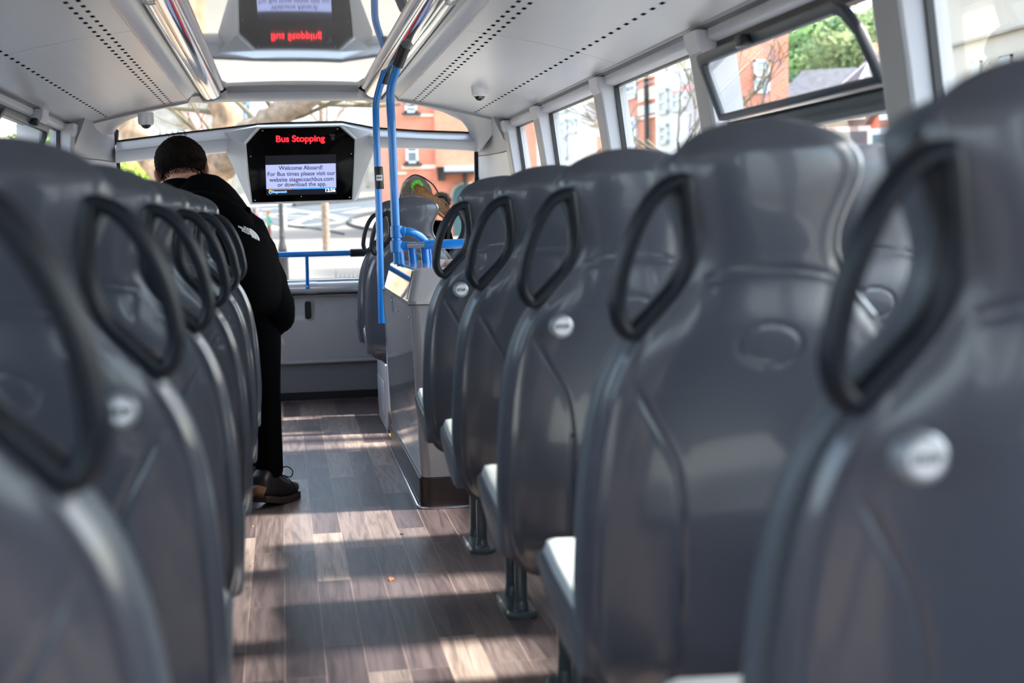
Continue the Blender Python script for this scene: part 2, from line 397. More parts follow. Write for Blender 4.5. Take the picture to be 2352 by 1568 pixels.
# front header between ceiling and windscreen top
def front_header():
    A = [(-1.125, YE, 1.592), (-1.05, YE, 1.61), (-.96, YE, 1.632), (-.86, YE, 1.654), (-.74, YE, 1.680), (-.64, YE, 1.698), (-.56, YE, 1.712), (-.54, YE, 1.745), (-.50, 7.50, 1.75), (-.49, 7.66, 1.735), (-.44, 7.67, 1.735), (-.39, 7.70, 1.76), (-.36, 7.80, 1.792), (-.18, 7.80, 1.796), (0, 7.80, 1.797)]
    B = [(-1.06, 7.93, 1.44), (-1.03, 7.94, 1.51), (-1.005, 7.95, 1.572), (-.975, 7.96, 1.618), (-.92, 7.96, 1.662), (-.84, 7.96, 1.702), (-.70, 7.97, 1.733), (-.62, 7.97, 1.742), (-.55, 7.97, 1.745), (-.50, 7.97, 1.747), (-.44, 7.97, 1.747), (-.39, 7.97, 1.747), (-.36, 7.97, 1.747), (-.18, 7.97, 1.748), (0, 7.97, 1.748)]
    def full(L): return L+[(-x, y, z) for x, y, z in reversed(L[:-1])]
    A = full(A); B = full(B); rings = []
    A2 = [(x, y+.012, z-.010) for x, y, z in A]
    for t, L in ((0, None), (.02, 'a'), (.5, None), (.85, None), (1, None)):
        if L == 'a': rings.append([Vector((BC+x, y, z)) for x, y, z in A2]); continue
        if t == 0: rings.append([Vector((BC+x, y, z+.012)) for x, y, z in A]); continue
        rings.append([Vector((BC+a[0]*(1-t)+b[0]*t, a[1]*(1-t)+b[1]*t, a[2]*(1-t)+b[2]*t-.010*(1-t)+(-.008*math.sin(math.pi*t)))) for a, b in zip(A, B)])
    rings.append([Vector((BC+x, y+.05, z+.01)) for x, y, z in B]); 
    rings.append([Vector((BC+x, y+.05, z+.20)) for x, y, z in B])
    rings.append([Vector((BC+x, y+.05, z+.20)) for x, y, z in A])
    mb = MB(); n = len(rings[0])
    mb.loft(rings, closed=False, caps=False); return mb
struct(front_header().build('trim_4', HEADM, smooth=True, ang=40))
# roof skin above everything (keeps sky light out)
mb = MB(); rf = [(-1.30, 1.605), (-1.27, 1.72), (-1.1, 1.84), (-.6, 1.93), (0, 1.96), (.6, 1.93), (1.1, 1.84), (1.27, 1.72), (1.30, 1.605)]
mb.prism([(BC+x, YB, z) for x, z in rf]+[(BC+x*.985, YB, z-.02) for x, z in reversed(rf)], (0, 8.15-YB, 0))
struct(mb.build('ceiling', SILVER))
_bw = MB()
for a_x in ((-1.2, 1.42, 0, .75), (-1.2, 1.42, 1.5, 1.95), (-1.2, -.95, .75, 1.5), (1.13, 1.42, .75, 1.5)): _bw.box(a_x[0], a_x[1], YB-.05, YB, a_x[2], a_x[3])
struct(_bw.build('wall_back', SIDEG))
_w = empty('window_21'); struct(_w); MB().box(-.95, 1.13, YB-.03, YB-.024, .75, 1.5).build('glass_pane', GLASS, _w)
# ------------- side walls
def side(sg, pil):
    XX = XR if sg > 0 else XL
    nm = 'right' if sg > 0 else 'left'
    i = lambda z, d=0: XX(z)-sg*d
    # lower wall
    mb = MB(); mb.hexa([(i(0), YB, 0), (i(0)+sg*.1, YB, 0), (i(0)+sg*.1, 7.95, 0), (i(0), 7.95, 0)], [(i(.72), YB, .72), (i(0)+sg*.1, YB, .72), (i(0)+sg*.1, 7.95, .72), (i(.72), 7.95, .72)])
    struct(mb.build('wall_'+nm, SIDEG))
    mb = MB(); mb.box(min(i(.72, .03), i(.72)+sg*.1), max(i(.72, .03), i(.72)+sg*.1), YB, 7.35, .70, .755)
    struct(mb.build('trim_%d' % (5 if sg > 0 else 6), PILL, bevel=.012))
    # header over the windows: channel, face, underside
    root = empty('trim_%d' % (7 if sg > 0 else 8)); struct(root)
    ex = BC+sg*CL_EDGE
    pr = [(ex-sg*.004, ZE+.02), (ex-sg*.004, ZE-.003), (ex+sg*.004, ZE-.006), (ex+sg*.006, ZE+.02)]
    MB().prism([(x, YB, z) for x, z in pr], (0, YE-YB, 0)).build('edge_strip', TRIMG, root)
    pr = [(ex+sg*.004, ZE+.02), (ex+sg*.008, ZE-.010), (ex+sg*.022, ZE-.020), (ex+sg*.03, ZE+.02)]
    MB().prism([(x, YB, z) for x, z in pr], (0, YE-YB, 0)).build('header_channel', DARKTR, root)
    P2 = list(pil)
    ends = [YB]+[p for y in P2 for p in (y, y+.13)]+[]
    segs = [(ends[k], ends[k+1]) for k in range(0, len(ends)-1, 2)]
    for (y0, y1) in segs:
        pr = [(ex+sg*.016, ZE-.012), (ex+sg*.014, ZE-.038), (ex+sg*.020, ZE-.044), (XX(1.545), 1.540), (XX(1.545)+sg*.022, 1.540), (XX(1.545)+sg*.022, ZE+.02)]
        MB().prism([(x, y0+.004, z) for x, z in pr], (0, y1-y0-.008, 0)).build('header_face', PILL, root, bevel=.004)
    # outer cant rail closing the gap
    MB().box(min(XX(1.55)+sg*.05, XX(1.55)+sg*.1), max(XX(1.55)+sg*.05, XX(1.55)+sg*.1), YB, 8.0, 1.575, 1.75).build('cant_rail', SIDEG, root)
    # pillars
    for k, y in enumerate(P2):
        dpt = .052
        def ring(z, ins, capy=0): 
            xi = i(z, ins); xo = XX(z)+sg*.05
            return [(xi+sg*.006, y, z), (xi, y+.006, z), (xi, y+.124, z), (xi+sg*.006, y+.13, z), (xo, y+.13, z), (xo, y, z)]
        rg = [ring(.74, dpt-.01), ring(1.0, dpt-.008), ring(1.35, dpt-.004), ring(1.515, dpt), ring(1.535, dpt+.010), ring(1.575, dpt+.014)]
        o = MB().loft(rg).build('trim_%d' % (20+k+(0 if sg > 0 else 10)), PILL, smooth=True, ang=30); struct(o)
        # darker aisle face strip
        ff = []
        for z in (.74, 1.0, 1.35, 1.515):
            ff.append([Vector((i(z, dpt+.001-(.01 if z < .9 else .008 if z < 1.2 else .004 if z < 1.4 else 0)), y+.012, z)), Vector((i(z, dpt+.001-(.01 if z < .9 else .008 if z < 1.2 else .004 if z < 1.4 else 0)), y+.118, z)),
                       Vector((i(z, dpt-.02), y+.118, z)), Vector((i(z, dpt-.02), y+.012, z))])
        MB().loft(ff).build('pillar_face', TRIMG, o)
    return root
PR = [-2.35, -1.10, .06, 1.32, 2.575, 3.83, 5.10, 6.385, 7.29]
PL = [-2.44, -1.20, .04, 1.28, 2.50, 3.75, 5.00, 6.25, 7.12]
side(1, PR); side(-1, PL)
wn_i = 0
HOPPER_OF = {}
for sg, pl, XX in ((1, PR, XR), (-1, PL, XL)):
    ys = [YB]+pl
    for k in range(len(ys)-1+0):
        y0 = ys[k]+(.13 if k else 0); y1 = ys[k+1]
        if y1-y0 < .2: continue
        wn_i += 1
        root = empty('window_%d' % wn_i); struct(root)
        hop = (sg > 0 and abs(ys[k]-2.575) < .01) or (sg < 0 and abs(ys[k]-5.0) < .01)
        ztop = 1.27 if hop else 1.545
        x0, x1 = XX(.745)+sg*.012, XX(ztop)+sg*.012
        MB().hexa([(x0, y0, .745), (x0+sg*.006, y0, .745), (x0+sg*.006, y1, .745), (x0, y1, .745)], [(x1, y0, ztop), (x1+sg*.006, y0, ztop), (x1+sg*.006, y1, ztop), (x1, y1, ztop)]).build('glass_pane', GLASS, root)
        # black gasket round the pane
        for (ya, yb, za, zb) in ((y0, y0+.008, .745, ztop), (y1-.008, y1, .745, ztop), (y0, y1, .745, .757), (y0, y1, ztop-.010, ztop)):
            xa, xb = XX(za)+sg*.002, XX(zb)+sg*.002
            MB().hexa([(xa, ya, za), (xa+sg*.018, ya, za), (xa+sg*.018, yb, za), (xa, yb, za)], [(xb, ya, zb), (xb+sg*.018, ya, zb), (xb+sg*.018, yb, zb), (xb, yb, zb)]).build('gasket', BLACK, root)
        if hop:
            # transom bar
            xt = XX(1.29)
            bar_p = [(xt-sg*.016, 1.257), (xt-sg*.022, 1.270), (xt-sg*.014, 1.283), (xt-sg*.020, 1.296), (xt-sg*.006, 1.306), (xt+sg*.03, 1.306), (xt+sg*.03, 1.257)]
            MB().prism([(x, y0, z) for x, z in bar_p], (0, y1-y0, 0)).build('transom', DARKTR, root, smooth=True, ang=40)
            MB().prism([(xt-sg*.024, y0+.004, 1.306), (xt-sg*.024, y0+.004, 1.311), (xt+sg*.0, y0+.004, 1.311), (xt+sg*.0, y0+.004, 1.306)], (0, y1-y0-.008, 0)).build('transom_strip', CHROME, root)
            # header recess above the opening, its shade put into the dark brown colour
            MB().box(min(XX(1.55)-sg*.004, XX(1.55)+sg*.03), max(XX(1.55)-sg*.004, XX(1.55)+sg*.03), y0, y1, 1.505, 1.55).build('shaded_recess_fill', mat('recess_shade_brown', (.035, .028, .028), .6), root)
            HOPPER_OF[sg] = (y0, y1)
def hopper(sg):
    XX = XR if sg > 0 else XL
    y0, y1 = HOPPER_OF[sg]; y0 += .03; y1 -= .02
    root = empty('hopper_window', (XX(1.31)-sg*.02, (y0+y1)/2, 1.312))
    w = (y1-y0)/2; H = .185; tilt = .072
    col = mat('dark_slate_frame', (.035, .045, .058), .4) if sg > 0 else mat('sunlit_tan_frame', (.30, .25, .20), .5)
    col = mat('dark_slate_frame', (.035, .045, .058), .4)
    def L(y, h, d=0):  # local
        t = h/H; return Vector((-sg*(tilt*t+d), y, h))
    out = [(-w, 0), (-w, .02), (-w+.015, H-.07), (-w+.05, H-.018), (-w+.09, H), (w-.03, H), (w-.01, H-.006), (w, H-.025), (w, 0)]
    cen = (0, H/2)
    def inner(p, f=.024): 
        y, h = p; sy = (w-f)/w; return (y*sy, f*.7+(h)*(H-1.8*f)/H)
    inn = [inner(p) for p in out]
    mb = MB(); n = len(out)
    vs = [L(y, h, .018) for y, h in out]+[L(y, h, .018) for y, h in inn]+[L(y, h, -.004) for y, h in out]+[L(y, h, -.004) for y, h in inn]
    fs = []
    for q in range(n):
        r = (q+1) % n
        fs += [(q, r, n+r, n+q), (2*n+q, 3*n+q, 3*n+r, 2*n+r), (q, 2*n+q, 2*n+r, r), (n+q, n+r, 3*n+r, 3*n+q)]
    mb.add(vs, fs); mb.build('hopper_frame', col, root, bevel=.003)
    mb = MB(); mb.add([L(y, h, .006) for y, h in inn]+[L(y, h, .002) for y, h in inn], [tuple(range(n)), tuple(range(2*n-1, n-1, -1))]+[(q, (q+1) % n, n+(q+1) % n, n+q) for q in range(n)])
    mb.build('hopper_pane', GLASS, root)
    c = L(w*.18, H-.006, .026); mb = MB(); mb.box(c.x-.016, c.x+.016, c.y-.03, c.y+.03, c.z-.022, c.z+.008); mb.build('latch', BLACK, root, bevel=.008)
    c = L(w*.18+.05, H-.010, .020); MB().box(c.x-.005, c.x+.005, c.y-.018, c.y+.018, c.z-.014, c.z+.006).build('latch_plate', TRIMG, root)
    return root
h1 = hopper(1); tag(h1, 'dark framed hopper vent tilted inwards above the nearer right-hand window', 'window vent')
h2 = hopper(-1); tag(h2, 'dark framed hopper vent tilted open on the left side, above the seat backs', 'window vent')
# corner panels beside the windscreen
def corner(sg):
    XX = XR if sg > 0 else XL; e = BC+1.075 if sg > 0 else BC-1.008
    rg = []
    ylist = PR if sg > 0 else PL
    y0 = ylist[-1]+.13
    for z in (0, .72, 1.0, 1.3, 1.42):
        rg.append([Vector((XX(z)-sg*.03, y0, z)), Vector((XX(z)-sg*.035, y0+.25, z)), Vector(((XX(z)-sg*.035 if z < 1.1 else e+sg*.045), y0+.5, z)), Vector(((XX(z)-sg*.05 if z < 1.1 else e), 8.05 if z < 1.1 else 8.02, z)), Vector((e, 8.12, z)), Vector((max(e+.06, XX(z)) if sg > 0 else min(e-.06, XX(z)), 8.12, z)), Vector((XX(z)+sg*.03, y0+.3, z)), Vector((XX(z)+sg*.03, y0, z))])
    o = MB().loft(rg).build('wall_%s' % ('right' if sg > 0 else 'left'), PILL, smooth=True, ang=35); struct(o)
    rg = []
    for z, yy in ((1.424, 8.02), (1.50, 7.97), (1.56, 7.93), (1.62, 7.88)):
        t = (z-1.42)/.2
        rg.append([Vector((XX(z)-sg*(.03+.075*t), y0-.0, z)), Vector((XX(z)-sg*(.035+.08*t), y0+.25, z)), Vector((e+sg*(.045-.045*t), y0+.5, z)), Vector((e-sg*.012*t, yy, z)), Vector((e, 8.12, z)), Vector((e+sg*.06, 8.12, z)), Vector((XX(z)+sg*.03, y0+.3, z)), Vector((XX(z)+sg*.03, y0, z))])
    o = MB().loft(rg).build('wall_%s' % ('right' if sg > 0 else 'left'), mat('corner_grey_plastic', (.33, .335, .365), .38), smooth=True, ang=35); struct(o)
corner(1); corner(-1)
# front wall
mb = MB()
mb.box(-1.2, 1.42, 8.12, 8.25, .235, .625)
fw = struct(mb.build('wall_front', SIDEG, bevel=.006))
MB().prism([(-1.1, 8.12, .250), (-1.1, 8.095, .240), (-1.1, 8.095, .225), (-1.1, 8.12, .215)], (2.4, 0, 0)).build('wall_ledge', SIDEG, fw, bevel=.003)
MB().box(-1.2, 1.42, 8.16, 8.25, 0, .24).build('lower_panel', mat('dark_grey_wall_plastic', (.24, .235, .26), .4), fw)
struct(MB().box(-1.1, 1.3, 8.14, 8.16, 0, .045).build('baseboard_front', BLACK))
# slot vent
sl_ = empty('trim_9'); struct(sl_)
c = P(708, 712, 8.12)
prs = []
for (w_, h_, y_) in ((.027, .060, 8.12), (.027, .060, 8.108), (.021, .054, 8.105), (.019, .052, 8.112)):
    prs.append([Vector((c.x+w_*math.copysign(abs(math.cos(a))**.5, math.cos(a)), y_, c.z+h_*math.copysign(abs(math.sin(a))**.28, math.sin(a)))) for a in [2*math.pi*k/32+.01 for k in range(32)]])
MB().loft(prs, caps=False).build('slot_frame', PILL, sl_, smooth=True)
MB().box(c.x-.020, c.x+.020, 8.113, 8.118, c.z-.053, c.z+.053).build('slot_opening', BLACK, sl_)
# sill tube below the windscreen
mb = MB(); mb.tube([(-1.08, 8.06, .672), (1.25, 8.06, .672)], (.036, .036), 24); o = mb.build('trim_10', SILL, smooth=True); struct(o)
MB().box(-1.08, 1.25, 8.05, 8.16, .69, .72).build('sill_top', SILL, o, bevel=.005)
MB().box(-1.08, 1.25, 8.04, 8.12, .628, .642).build('sill_shadow_gap', BLACK, o)
MB().tube([(.123, 8.06, .672), (.185, 8.06, .672)], .0385, 24).build('sill_clamp', SILL, o, smooth=True)
# windscreen: lower and upper glass with black edging
root = empty('window_20'); struct(root)
def ws_y(z): return interp([(.70, 8.14), (1.5, 8.06), (1.75, 7.98)], z)
EL, ER = BC-1.0, BC+1.065
lower = [(EL, .715), (ER, .715), (ER, 1.47), (EL, 1.47)]
MB().add([(x, ws_y(z), z) for x, z in lower]+[(x, ws_y(z)+.006, z) for x, z in lower], [(0, 1, 2, 3), (7, 6, 5, 4), (0, 4, 5, 1), (1, 5, 6, 2), (2, 6, 7, 3), (3, 7, 4, 0)]).build('glass_pane', GLASS, root)
upper = [(EL, 1.47), (ER, 1.47), (ER, 1.56), (BC+.98, 1.66), (BC+.75, 1.73), (BC+.3, 1.76), (BC-.3, 1.76), (BC-.75, 1.73), (BC-.96, 1.66), (EL, 1.56)]
MB().add([(x, ws_y(z), z) for x, z in upper]+[(x, ws_y(z)+.006, z) for x, z in upper], [tuple(range(10)), tuple(range(19, 9, -1))]+[(k, (k+1) % 10, 10+(k+1) % 10, 10+k) for k in range(10)]).build('glass_pane', GLASS, root)
for x in (EL, ER):
    MB().hexa([(x-.012, ws_y(.7)-.012, .70), (x+.012, ws_y(.7)-.012, .70), (x+.012, ws_y(.7)+.01, .70), (x-.012, ws_y(.7)+.01, .70)], [(x-.012, ws_y(1.5)-.012, 1.5), (x+.012, ws_y(1.5)-.012, 1.5), (x+.012, ws_y(1.5)+.01, 1.5), (x-.012, ws_y(1.5)+.01, 1.5)]).build('gasket', BLACK, root)
    s_ = 1 if x > 0 else -1
    MB().prism([(x+s_*.02, 8.0, 1.50), (x-s_*.012, 8.0, 1.53), (x-s_*.02, 8.0, 1.60), (x+s_*.02, 7.97, 1.63)], (0, .03, 0)).build('gasket', BLACK, root)
MB().box(EL, ER, 8.115, 8.14, .712, .722).build('gasket', BLACK, root)
# ------------- front cross bar with swept silver section
YBAR = 8.0
topline = [P(268, 322+4, YBAR), P(400, 309, YBAR), P(515, 296, YBAR), P(590, 287, YBAR), P(640, 284, YBAR), P(785, 281, YBAR), P(860, 295, YBAR), P(960, 302, YBAR), P(1060, 305, YBAR), P(1112, 308, YBAR)]
botline = [P(268, 374, YBAR), P(400, 360, YBAR), P(515, 350, YBAR), P(590, 345, YBAR), P(640, 342, YBAR), P(785, 338, YBAR), P(860, 340, YBAR), P(960, 341, YBAR), P(1060, 345, YBAR), P(1112, 349, YBAR)]
rg = []
for t, b in zip(topline, botline):
    h = t.z-b.z
    rg.append([Vector((t.x, YBAR+.03, t.z)), Vector((t.x, YBAR-.005, t.z-.002)), Vector((t.x, YBAR-.085, t.z-h*.46)), Vector((t.x, YBAR-.088, t.z-h*.52)), Vector((b.x, YBAR-.035, b.z+.006)), Vector((b.x, YBAR-.02, b.z)), Vector((b.x, YBAR+.03, b.z))])
bar = MB().loft(rg).build('trim_11', SILVER, smooth=True, ang=28); struct(bar)
rg = []
for t in topline: rg.append([Vector((t.x, YBAR-.002, t.z+.009)), Vector((t.x, YBAR-.002, t.z-.001)), Vector((t.x, YBAR+.03, t.z-.001)), Vector((t.x, YBAR+.03, t.z+.009))])
MB().loft(rg).build('bar_gasket', BLACK, bar)
# ------------- information display
YM = 7.80
dsp = empty('information_display', (BC+.02, YM, 1.38), label='grey faceted information display with a black screen reading Bus Stopping', cat='display screen')
iv = Matrix.Translation(-Vector(dsp.location))
def MP(px, py, Y=YM): return iv @ P(px, py, Y)
panel = [(598, 295), (780, 291), (814, 321), (812, 380), (808, 458), (580, 465), (572, 400), (566, 331)]
front = [MP(*p) for p in panel]
mb = MB(); mb.prism(front, (0, .012, 0)); mb.build('screen_panel', SCREENB, dsp, bevel=.002)
# silver rim
cen = sum(front, Vector())/8
def grow(v, d):
    w = v-cen; return cen+w*(1+d/w.length)
rim_o = [grow(v, .018)+Vector((0, .012, 0)) for v in front]; rim_m = [grow(v, .010)+Vector((0, -.004, 0)) for v in front]; rim_i = [grow(v, .0015)+Vector((0, -.002, 0)) for v in front]; rim_b = [grow(v, .0015)+Vector((0, .02, 0)) for v in front]
MB().loft([rim_o, rim_m, rim_i, rim_b], caps=False, ring_loop=True).build('screen_rim', SILVER, dsp, bevel=.0015)
# faceted housing
outer = [MP(592, 287, 7.96), MP(787, 283, 7.96), MP(857, 304, 7.96), MP(858, 348, 7.965), MP(823, 455, 7.93), MP(576, 468, 7.93), MP(520, 350, 7.965), MP(516, 303, 7.96)]
ro = [grow(v, .018)+Vector((0, .012, 0)) for v in front]
# order of ro: TL, TR, RU, RM, RB, LB, LM, LU
O = outer; vs = ro+O
fs = [(0, 1, 9, 8), (1, 2, 10, 9), (2, 11, 10), (2, 3, 11), (3, 4, 11), (4, 12, 11), (4, 5, 13, 12), (5, 6, 14), (5, 14, 13), (6, 7, 14), (7, 15, 14), (7, 0, 15), (0, 8, 15)]
bk = [v+Vector((0, .06, 0)) for v in O]; vs += bk
fs += [(8+k, 8+(k+1) % 8, 16+(k+1) % 8, 16+k) for k in range(8)]+[tuple(range(23, 15, -1))]
MB().add(vs, fs).build('housing', SILVER, dsp)
for p in ((603, 300), (775, 296), (576, 359), (807, 353), (586, 460), (803, 453)):
    c = MP(*p); MB().lathe([(.0035, 0), (.0035, -.002), (.002, -.003)], (c.x, c.y, c.z), 12, 'y').build('screw', CHROME, dsp, smooth=True)
lcd = MP(0, 0); a, b_, c_, d_ = MP(609, 358), MP(772, 354), MP(773, 445), MP(612, 449)
fy = -.0015
def quad(name, pts, m, par, dy=fy):
    n = len(pts); A_ = [p+Vector((0, dy, 0)) for p in pts]; B_ = [p+Vector((0, dy+.001, 0)) for p in pts]
    return MB().add(A_+B_, [tuple(range(n)), tuple(range(2*n-1, n-1, -1))]+[(k, (k+1) % n, n+(k+1) % n, n+k) for k in range(n)]).build(name, m, par)
scr = quad('lcd_screen', [a, b_, c_, d_], mat('lcd_black', (.01, .01, .015), .35, emit=(.05, .05, .09), estr=.05, spec=.2), dsp)
quad('message_panel', [MP(610, 379), MP(771, 375), MP(772, 430), MP(612, 434)], mat('lcd_lavender', (.03, .035, .05), .3, emit=(.20, .225, .40), estr=1.0, spec=.2), scr, -.0025)
TXD = mat('lcd_dark_text', (.01, .012, .03), .5, emit=(.02, .025, .06), estr=.3)
def dtext(name, s, px, py, size, m, par, bold=.0005, al='CENTER', xs=1.0):
    c = MP(px, py); R = Matrix.Rotation(math.radians(-.0), 4, 'Y') @ Matrix.Rotation(math.radians(90), 4, 'X')
    return text(name, s, size, c+Vector((0, -.0040, 0)), m, par, bold=bold, align=al, rot=R, xs=xs)
dtext('message_text', 'Welcome Aboard!', 691, 385.5, .0325, TXD, scr)
dtext('message_text', 'For Bus times please visit our', 692, 399, .0325, TXD, scr, xs=.97)
dtext('message_text', 'website stagecoachbus.com', 693, 412, .0325, TXD, scr, xs=.99)
dtext('message_text', 'or download the app.', 694, 423.5, .0325, TXD, scr, xs=.97)
dtext('clock_text', '12:56', 758, 437, .0275, mat('lcd_pale_text', (.6, .6, .8), .5, emit=(.75, .78, 1), estr=.8), scr, bold=.0005)
dtext('logo_text', 'Stagecoach', 642, 440.5, .0185, mat('lcd_blue_text', (.1, .3, .8), .5, emit=(.25, .5, 1), estr=.7), scr, bold=.0004)
c = MP(621, 441)
for nm_, a0, a1, colr in (('logo_ring', 20, 200, (.9, .35, .03)), ('logo_ring', 200, 380, (.03, .3, 1))):
    MB().tube([c+Vector((.0065*math.cos(math.radians(t)), -.003, .0085*math.sin(math.radians(t)))) for t in range(a0, a1+1, 20)], .0022, 8).build(nm_, mat('logo_'+str(a0), colr, .5, emit=colr, estr=.9), scr)
quad('progress_bar', [MP(672, 433.6), MP(771, 431), MP(771, 432.2), MP(672, 434.6)], mat('lcd_blue', (.02, .2, .8), .5, emit=(.03, .3, 1), estr=1), scr, -.003)
quad('progress_bar', [MP(617, 435.2), MP(671, 433.7), MP(671, 434.6), MP(617, 436.0)], mat('lcd_orange', (.6, .4, .2), .5, emit=(.6, .4, .2), estr=.6), scr, -.003)
dtext('led_text', 'Bus Stopping', 689.5, 319, .050, mat('led_red', (.8, .01, .02), .5, emit=(1, .012, .02), estr=1.5), dsp, bold=.0008, xs=1.05)
c = MP(764, 315)
mb = MB()
for dx in (-.012, -.002, .008):
    mb.cyl(c+Vector((dx, -.002, .012)), c+Vector((dx, -.0008, .012)), .006, n=10)
mb.cyl(c+Vector((0, -.002, -.006)), c+Vector((0, -.0008, -.006)), .011, n=12)
mb.build('unlit_symbol', mat('unlit_grey_led', (.05, .055, .065), .6), dsp)
c = MP(692, 451); MB().ball(c+Vector((0, 0, 0)), .0014, 8, 6).build('power_light', mat('green_led', (0, .6, .1), .5, emit=(0, 1, .1), estr=1.5), dsp)
# ------------- front handrail
hr = empty('handrail', (BC, 7.93, .873), label='blue handrail across the windscreen bottom with black sleeve', cat='handrail')
zb = -.003
L0 = P(560, 586, 7.93); R0 = P(846, 575, 7.93); hz = .873
MB().tube([(-1.02-BC, 0, 0), (1.0-BC, 0, 0)], .0165, 20).build('rail_tube', BLUE, hr, smooth=True)
c = P(818, 575, 7.93)
MB().tube([(c.x-.035-BC, 0, 0), (c.x+.05-BC, 0, 0)], .0235, 20).build('rubber_sleeve', BLACK, hr, smooth=True, bevel=.003)
for px in (705, ):
    c = P(px, 600, 7.93); x = c.x-BC
    MB().tube([(x, 0, 0), (x, .02, -.08), (x, .085, -.15), (x, .09, -.205)], [(.016, .011)]*4, 16).build('rail_post', BLUE, hr, smooth=True)
    MB().lathe([(.005, .0), (.005, -.004), (.002, -.005)], (x, .078, -.19), 12, 'y').build('bolt', CHROME, hr, smooth=True)
# ================================================================== SEATS
HW = [(.325, .10), (.345, .175), (.37, .212), (.42, .235), (.50, .246), (.60, .245), (.70, .239), (.76, .231), (.80, .222), (.84, .207), (.87, .190), (.90, .166), (.93, .140), (.96, .118), (.99, .105), (1.02, .105), (1.05, .115), (1.08, .129), (1.10, .135), (1.107, .135)]
def hw(z):
    if z > 1.107: return .135*math.sqrt(max(0, 1-((z-1.107)/.0635)**2))
    return sinterp(HW, z)
def lean(z):
    y = -(z-.885)*.15
    if z > 1.0: y += .75*(z-1.0)**2
    if z < .45: y += 1.6*(.45-z)**2
    return y
CR = [(.30, -.112), (.50, -.112), (.60, -.113), (.66, -.117), (.72, -.130), (.776, -.160), (.83, -.188)]
def sstep(a, b, x):
    t = min(1, max(0, (x-a)/(b-a))); return t*t*(3-2*t)
def rear_disp(x, z):
    d = 0
    if .34 < z < .83:
        cx = abs(sinterp(CR, z)); k = abs(x)-cx
        fade = sstep(.83, .79, z)
        d += .0055*math.exp(-(k/.0042)**2)*fade
        d += -.0012*sstep(-.03, 0, k)*sstep(.10, .01, k)*fade
    zg = .971-1.5*x*x; f = sstep(.098, .078, abs(x))
    d += .0035*math.exp(-((z-zg)/.0035)**2)*f
    d += .0035*sstep(zg, zg-.012, z)*sstep(zg-.08, zg-.012, z)*f
    r = math.sqrt((x/.045)**2+((z-.868)/.028)**2)
    d += .0028*math.exp(-((r-1)/.065)**2)
    return d
def shell_mesh():
    zs = []
    z = .325
    while z < 1.10: zs.append(z); z += .0042
    for k in range(22):
        a = math.pi/2*k/22; zs.append(1.107+.0635*math.sin(a))
    zs.append(1.1702)
    N = 140; rings = []
    for z in zs:
        w = max(hw(z), .004); ring = []
        top = sstep(1.176, 1.125, z)
        B = .034*(.35+.65*top)*(.5+.5*sstep(.325, .40, z))*(.7+.3*sstep(1.0, .85, z))
        for k in range(N+1):
            s = -math.cos(math.pi*k/N); s = .55*s+.45*(-1+2*k/N)
            x = w*s
            y = lean(z)-B*(1-abs(s)**3.2)
            if z < .90: y -= .006*math.exp(-((abs(s)-.94)/.035)**2)*sstep(.92, .84, z)*sstep(.34, .42, z)
            else: y -= .004*math.exp(-((abs(s)-.95)/.04)**2)*sstep(1.17, 1.08, z)
            y += rear_disp(x, z)*sstep(1, .93, abs(s))
            ring.append(Vector((x, y, z)))
        for k in range(1, 14):
            s = math.cos(math.pi*k/14); y = lean(z)+.020*(1-abs(s)**6)
            ring.append(Vector((w*.985*s, y, z)))
        rings.append(ring)
    return MB().loft(rings)
def pad_mesh(w_s, y0, y1, z0, z1, grow_=0, top_round=True):
    rings = []; n = 64
    for k in range(n+1):
        t = k/n; z = z0+(z1-z0)*t
        zz = z if z < 1.10 else 1.107+(z-1.107)
        w = hw(min(z+.004, 1.168))*w_s+grow_
        e = min(1, math.sqrt(max(0, 1-max(0, (t-.93)/.07)**2)))*min(1, math.sqrt(max(.05, 1-max(0, (.05-t)/.05)**2)))
        ring = []; th = (y1-y0)
        for q in range(44):
            a = 2*math.pi*q/44; ca, sa = math.cos(a), math.sin(a)
            x = w*e*math.copysign(abs(ca)**.35, ca); y = lean(z)+(y0+y1)/2+th/2*math.copysign(abs(sa)**.6, sa)*(.3+.7*e)
            ring.append(Vector((x, y, z)))
        rings.append(ring)
    return MB().loft(rings)
